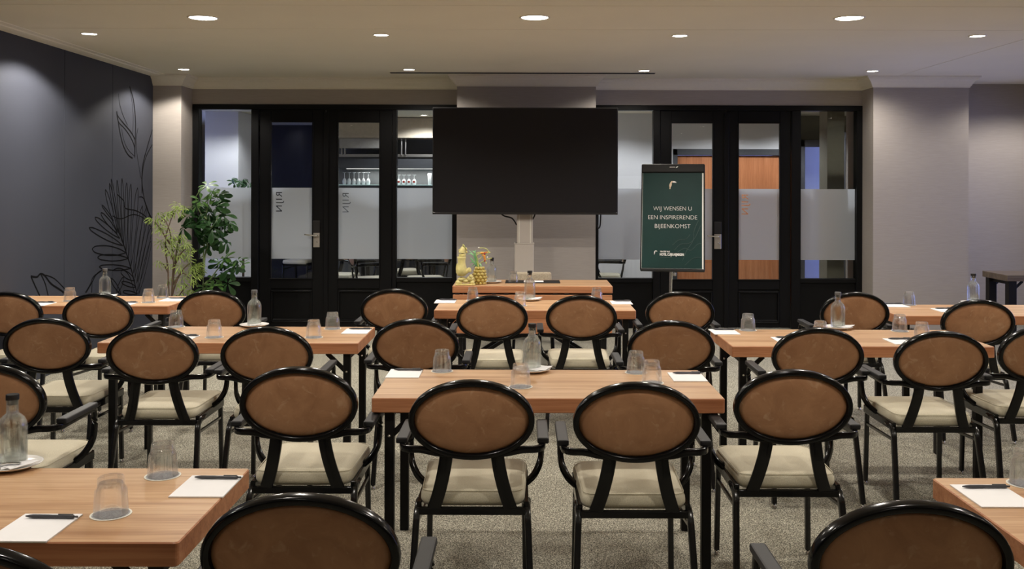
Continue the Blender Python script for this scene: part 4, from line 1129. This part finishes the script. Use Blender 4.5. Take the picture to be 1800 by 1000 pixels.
for c in ((205, 215), (340, 190), (345, 245)): blob(bm, L(*c), (18*k, 18*k, 30*k), 7, 5)
link('head', bm, M['figure'], fig, True)
bm = nb(); sweep(bm, smoothpath([L(335, 180, -.01), L(310, 140, -.012), L(270, 92, -.012)], 4), rrect(12*k, 30*k, 3*k)); link('crest', bm, M['lime'], fig)

pin = thing('ceramic_pineapple', 'ochre ceramic pineapple with mint leaves and orange blooms, on the presenter table', 'ornament', (fp(590, 870).x, BYY + .005, zbase))
def Q(cx, cy, off=0.0): return Vector(((cx-590)*k, off, (872-cy)*k))
bm = nb(); lathe(bm, [(0, 0), (90*k, 0), (115*k, Q(0, 780).z), (105*k, Q(0, 650).z), (70*k, Q(0, 560).z), (0, Q(0, 535).z)], 14); link('fruit_body', bm, M['pineapple'], pin, True)
bm = nb()
for row in range(6):
    zz = Q(0, 850 - row*58).z; rr = [100, 116, 118, 110, 96, 74][row]*k
    for i in range(9 - (row > 4)):
        an = 2*PI*(i + .5*(row % 2))/(9 - (row > 4)); blob(bm, (rr*math.cos(an), rr*math.sin(an), zz), (34*k, 34*k, 30*k), 8, 6)
link('fruit_bumps', bm, M['pineapple'], pin, True)
def blade(bm, a, b, c, w):
    pts = smoothpath([a, b, c], 4); n = len(pts)
    sweep(bm, pts, rrect(w*.25, w), (0, -1, .3), scale=[max(.08, math.sin(PI*(.18 + .8*i/(n-1)))) for i in range(n)])
spec_ = [((560, 540), (500, 480), (420, 540)), ((560, 540), (460, 450), (390, 470)), ((555, 540), (510, 520), (480, 545)), ((550, 540), (440, 400), (400, 330)), ((550, 540), (480, 330), (370, 210)), ((550, 540), (460, 300), (350, 290)), ((555, 530), (490, 260), (430, 230)), ((555, 530), (500, 250), (520, 210)), ((560, 540), (520, 380), (470, 250)), ((570, 540), (600, 480), (640, 540)), ((560, 530), (470, 420), (430, 360)), ((570, 540), (540, 430), (500, 500))]
for a_, b_, c_ in spec_:
    bm = nb(); blade(bm, Q(*a_), Q(*b_, random.uniform(-.03, .03)), Q(*c_, random.uniform(-.03, .03)), 24*k); link('crown_leaf', bm, M['mint'], pin)
for pts in ([(570, 540), (530, 420), (520, 280), (600, 250), (790, 245)], [(575, 540), (560, 450), (540, 300), (640, 285), (680, 330)], [(585, 480), (650, 430), (730, 385), (825, 362)], [(590, 470), (640, 440), (690, 420), (725, 465)], [(770, 250), (730, 190), (660, 165), (575, 165)], [(520, 280), (545, 380), (600, 370), (640, 330)], [(700, 330), (745, 270), (800, 250)]):
    bm = nb(); sweep(bm, smoothpath([Q(*p, -.01) for p in pts], 4), circ(8*k, 6), smooth=True); link('wiry_stem', bm, M['lime'], pin)
for c, r, mt in (((640, 262), (42, 18), 'orange'), ((685, 275), (22, 24), 'red'), ((720, 250), (32, 16), 'orange'), ((685, 345), (24, 50), 'orange'), ((690, 415), (20, 20), 'red'), ((740, 345), (15, 15), 'rim'), ((572, 160), (16, 18), 'rim'), ((718, 460), (14, 18), 'lime'), ((660, 310), (30, 14), 'orange'), ((700, 390), (14, 26), 'orange')):
    bm = nb(); blob(bm, Q(*c, -.015), (r[0]*k, 18*k, r[1]*k), 9, 6); o = link('bloom', bm, M[mt], pin, True)

# ------------------------------------------------------------------ potted plants
def pot(t, r, h):
    bm = nb(); lathe(bm, [(0, 0), (r*.78, 0), (r, h), (r*1.03, h), (r*1.03, h+.015), (r*.93, h+.015), (r*.9, h-.04), (0, h-.04)], 24); link('pot', bm, M['pot'], t, math.radians(40))
    bm = nb(); lathe(bm, [(r*.9, h-.035), (0, h-.02)], 20); link('soil', bm, M['soil'], t)
LEAF = {}
def leaf_mesh(key, length, width, fold, droop, mat, nseg=5):
    bm = nb(); cs, ls, rs = [], [], []
    for i in range(nseg+1):
        u = i/nseg; x = length*u; z = -droop*length*u*u
        w = width * (.12 + .88*min(1, u/.62)**1.1) * math.sqrt(max(0, 1 - max(0, (u-.55)/.45)**2.2))
        cs.append(bm.verts.new((x, 0, z))); ls.append(bm.verts.new((x, w/2+1e-5, z+fold*w))); rs.append(bm.verts.new((x, -w/2-1e-5, z+fold*w)))
    for i in range(nseg):
        bm.faces.new((cs[i], cs[i+1], ls[i+1], ls[i])); bm.faces.new((cs[i], rs[i], rs[i+1], cs[i+1]))
    ext = bmesh.ops.solidify(bm, geom=bm.faces[:], thickness=.0012)
    me = bpy.data.meshes.new('leaf'); bmesh.ops.recalc_face_normals(bm, faces=bm.faces); bm.to_mesh(me); bm.free(); me.materials.append(mat); me.shade_smooth()
    return me
def palmate(key, n, length, width, spread, mat, droop=.25, arc=2*PI):   # a whorl of leaflets as one leaf
    bm = nb()
    lm = leaf_mesh(key, length, width, .12, droop, mat, 7 if width > .03 else 4)
    for i in range(n):
        a = arc*i/n + random.uniform(-.12, .12); s_ = random.uniform(.8, 1.05)
        b = nb(); b.from_mesh(lm)
        bmesh.ops.transform(b, matrix=Matrix.Rotation(a, 4, 'Z') @ Matrix.Rotation(random.uniform(.0, .3) + spread, 4, 'Y') @ Matrix.Translation((length*.12, 0, 0)) @ Matrix.Diagonal((s_, s_, s_, 1)), verts=b.verts)
        merge(bm, b)
    me = bpy.data.meshes.new(key); bm.to_mesh(me); bm.free(); me.materials.append(mat); me.shade_smooth()
    bpy.data.meshes.remove(lm)
    return me
PYL = 9.75
def pz(px, py, off=0.0): p = W(px, py, PYL + off); return p
# umbrella plant
bp = pz(362, 560); up = thing('umbrella_plant', 'potted umbrella plant with big dark green leaves in front of the glass door', 'plant', (bp.x, PYL, 0)); 
pot(up, .17, .32)
inv = Vector((bp.x, PYL, 0))
def q3(px, py, off=0.0): return pz(px, py, off) - inv + Vector((0, 0, 0))
stems = [[(360, 570), (357, 500), (358, 445), (361, 400), (366, 350), (372, 335)], [(358, 480), (362, 440), (372, 425), (380, 410)], [(358, 500), (370, 490), (385, 470), (400, 455), (412, 452)], [(359, 420), (350, 405), (335, 395), (318, 402)], [(360, 410), (376, 395), (386, 375)], [(363, 385), (350, 370), (345, 345), (362, 328)], [(360, 420), (366, 440), (350, 455)], [(357, 510), (366, 500), (378, 495)]]
for st in stems:
    bm = nb(); P = smoothpath([q3(x, y, random.uniform(.02, .08) if i else 0) for i, (x, y) in enumerate(st)], 4); n = len(P)
    sweep(bm, P, circ(.009, 6), scale=[1-.6*i/(n-1) for i in range(n)], smooth=True); link('stem', bm, M['greenstem'], up)
umb = [palmate('leaf_whorl', 6, .122, .052, .10 + .3*i, M['leafdark'], .3) for i in range(3)]
umy = [palmate('leaf_whorl', 6, .095, .036, -.2, M['leafmid'], .25)]
def put(me, parent, loc, rot, sc, name='leaf'):
    o = bpy.data.objects.new(name, me); COL.objects.link(o); o.parent = parent; o.location = loc; o.rotation_euler = rot; o.scale = (sc,)*3
def face(n, tw):                          # whorl whose axis (+Z) points along n
    return (Vector(n).to_track_quat('Z', 'Y') @ Matrix.Rotation(tw, 3, 'Z').to_quaternion()).to_euler()
spots = [(378, 362), (392, 378), (396, 402), (388, 420), (374, 400), (360, 392), (346, 378), (340, 400), (322, 400), (356, 412), (384, 345), (368, 372), (398, 355), (402, 390), (398, 425), (372, 420), (352, 360), (330, 378), (376, 384), (405, 470), (392, 478), (400, 498), (385, 462), (416, 462), (366, 430), (345, 412), (350, 395), (388, 395)]
for (x, y) in spots:
    n = Vector((random.uniform(-.9, .9) + (x-368)/60, -1.0 + random.uniform(-.3, .5), random.uniform(.0, .9)))
    put(random.choice(umb), up, q3(x, y, random.uniform(-.10, .10)), face(n, random.random()*6), random.uniform(.95, 1.32))
for (x, y) in [(364, 326), (374, 338), (386, 340), (352, 352), (380, 350), (345, 362), (424, 466), (418, 458), (372, 345), (395, 455), (378, 500), (370, 505), (360, 505), (376, 490)]:
    n = Vector((random.uniform(-.7, .7), -.6 + random.uniform(-.3, .3), .8))
    put(umy[0], up, q3(x, y, random.uniform(-.06, .06)), face(n, random.random()*6), random.uniform(.8, 1.2))
# feathery aralia
PYL2 = 9.45; bp2 = W(305, 560, PYL2)
ar = thing('feathery_plant', 'potted plant with feathery yellow-green leaves against the taupe pillar', 'plant', (bp2.x, PYL2, 0)); pot(ar, .16, .30)
def q4(px, py, off=0.0): p = W(px, py, PYL2 + off); return p - Vector((bp2.x, PYL2, 0))
ast = [[(300, 575), (303, 500), (305, 460), (302, 430), (298, 405), (288, 385), (282, 395)], [(303, 500), (308, 460), (312, 430), (318, 418)], [(298, 570), (296, 500), (295, 470), (291, 440), (293, 410), (305, 375), (312, 365)], [(300, 430), (288, 412), (279, 398), (272, 390)], [(305, 470), (318, 445), (330, 435)], [(302, 520), (312, 490), (325, 470), (336, 462)], [(304, 500), (320, 480), (334, 490)], [(300, 540), (318, 515), (330, 500)], [(296, 480), (288, 465), (280, 462)], [(304, 455), (298, 445), (288, 425)], [(303, 540), (310, 520), (322, 530)]]
for st in ast:
    bm = nb(); P = smoothpath([q4(x, y, random.uniform(-.05, .05) if i else 0) for i, (x, y) in enumerate(st)], 4); n = len(P)
    sweep(bm, P, circ(.010, 6), scale=[1-.65*i/(n-1) for i in range(n)], smooth=True); link('stem', bm, M['bark'], ar)
fe = [palmate('leaf_whorl', 8, .072, .0115, -.1 + .3*i, M['leaflight'], .45) for i in range(3)]
sp2 = [(274, 388), (280, 378), (285, 396), (270, 384), (292, 384), (312, 362), (306, 368), (320, 366), (300, 372), (316, 372), (300, 415), (308, 420), (316, 416), (322, 424), (328, 430), (312, 430), (304, 428), (290, 420), (284, 424), (318, 440), (330, 444), (308, 444), (296, 440), (312, 452), (326, 456), (336, 462), (302, 460), (318, 466), (332, 474), (322, 482), (310, 476), (340, 480), (338, 494), (326, 496), (312, 500), (330, 508), (318, 514), (300, 490), (322, 524), (308, 518), (280, 462), (344, 470), (348, 486), (352, 478), (346, 462), (286, 404), (276, 398), (334, 436), (306, 436), (310, 538), (325, 540), (300, 545)]
for (x, y) in sp2 + [(random.choice(sp2)[0] + random.uniform(-6, 6), random.choice(sp2)[1]) for _ in range(0)]:
    for rep in range(2):
        n = Vector((random.uniform(-.8, .8), -.4 + random.uniform(-.6, .4), .8))
        put(random.choice(fe), ar, q4(x + random.uniform(-5, 5), y + random.uniform(-5, 5), random.uniform(-.09, .09)), face(n, random.random()*6), random.uniform(.75, 1.2))
# plant in the hall, glimpsed over the frosted band
hp = W(428, 330, 12.2); hpl = thing('hall_plant', 'small dark plant in the hall glimpsed over the frosted band', 'plant', (hp.x, 12.2, 0)); pot(hpl, .15, .3)
bm = nb(); sweep(bm, [(0, 0, .3), (0, 0, 1.55)], circ(.015, 6)); link('stem', bm, M['bark'], hpl)
for i in range(14):
    put(random.choice(umb), hpl, (random.uniform(-.13, .13), random.uniform(-.1, .1), random.uniform(1.5, 1.72)), face((random.uniform(-1, 1), -.5, .8), random.random()*6), .7)
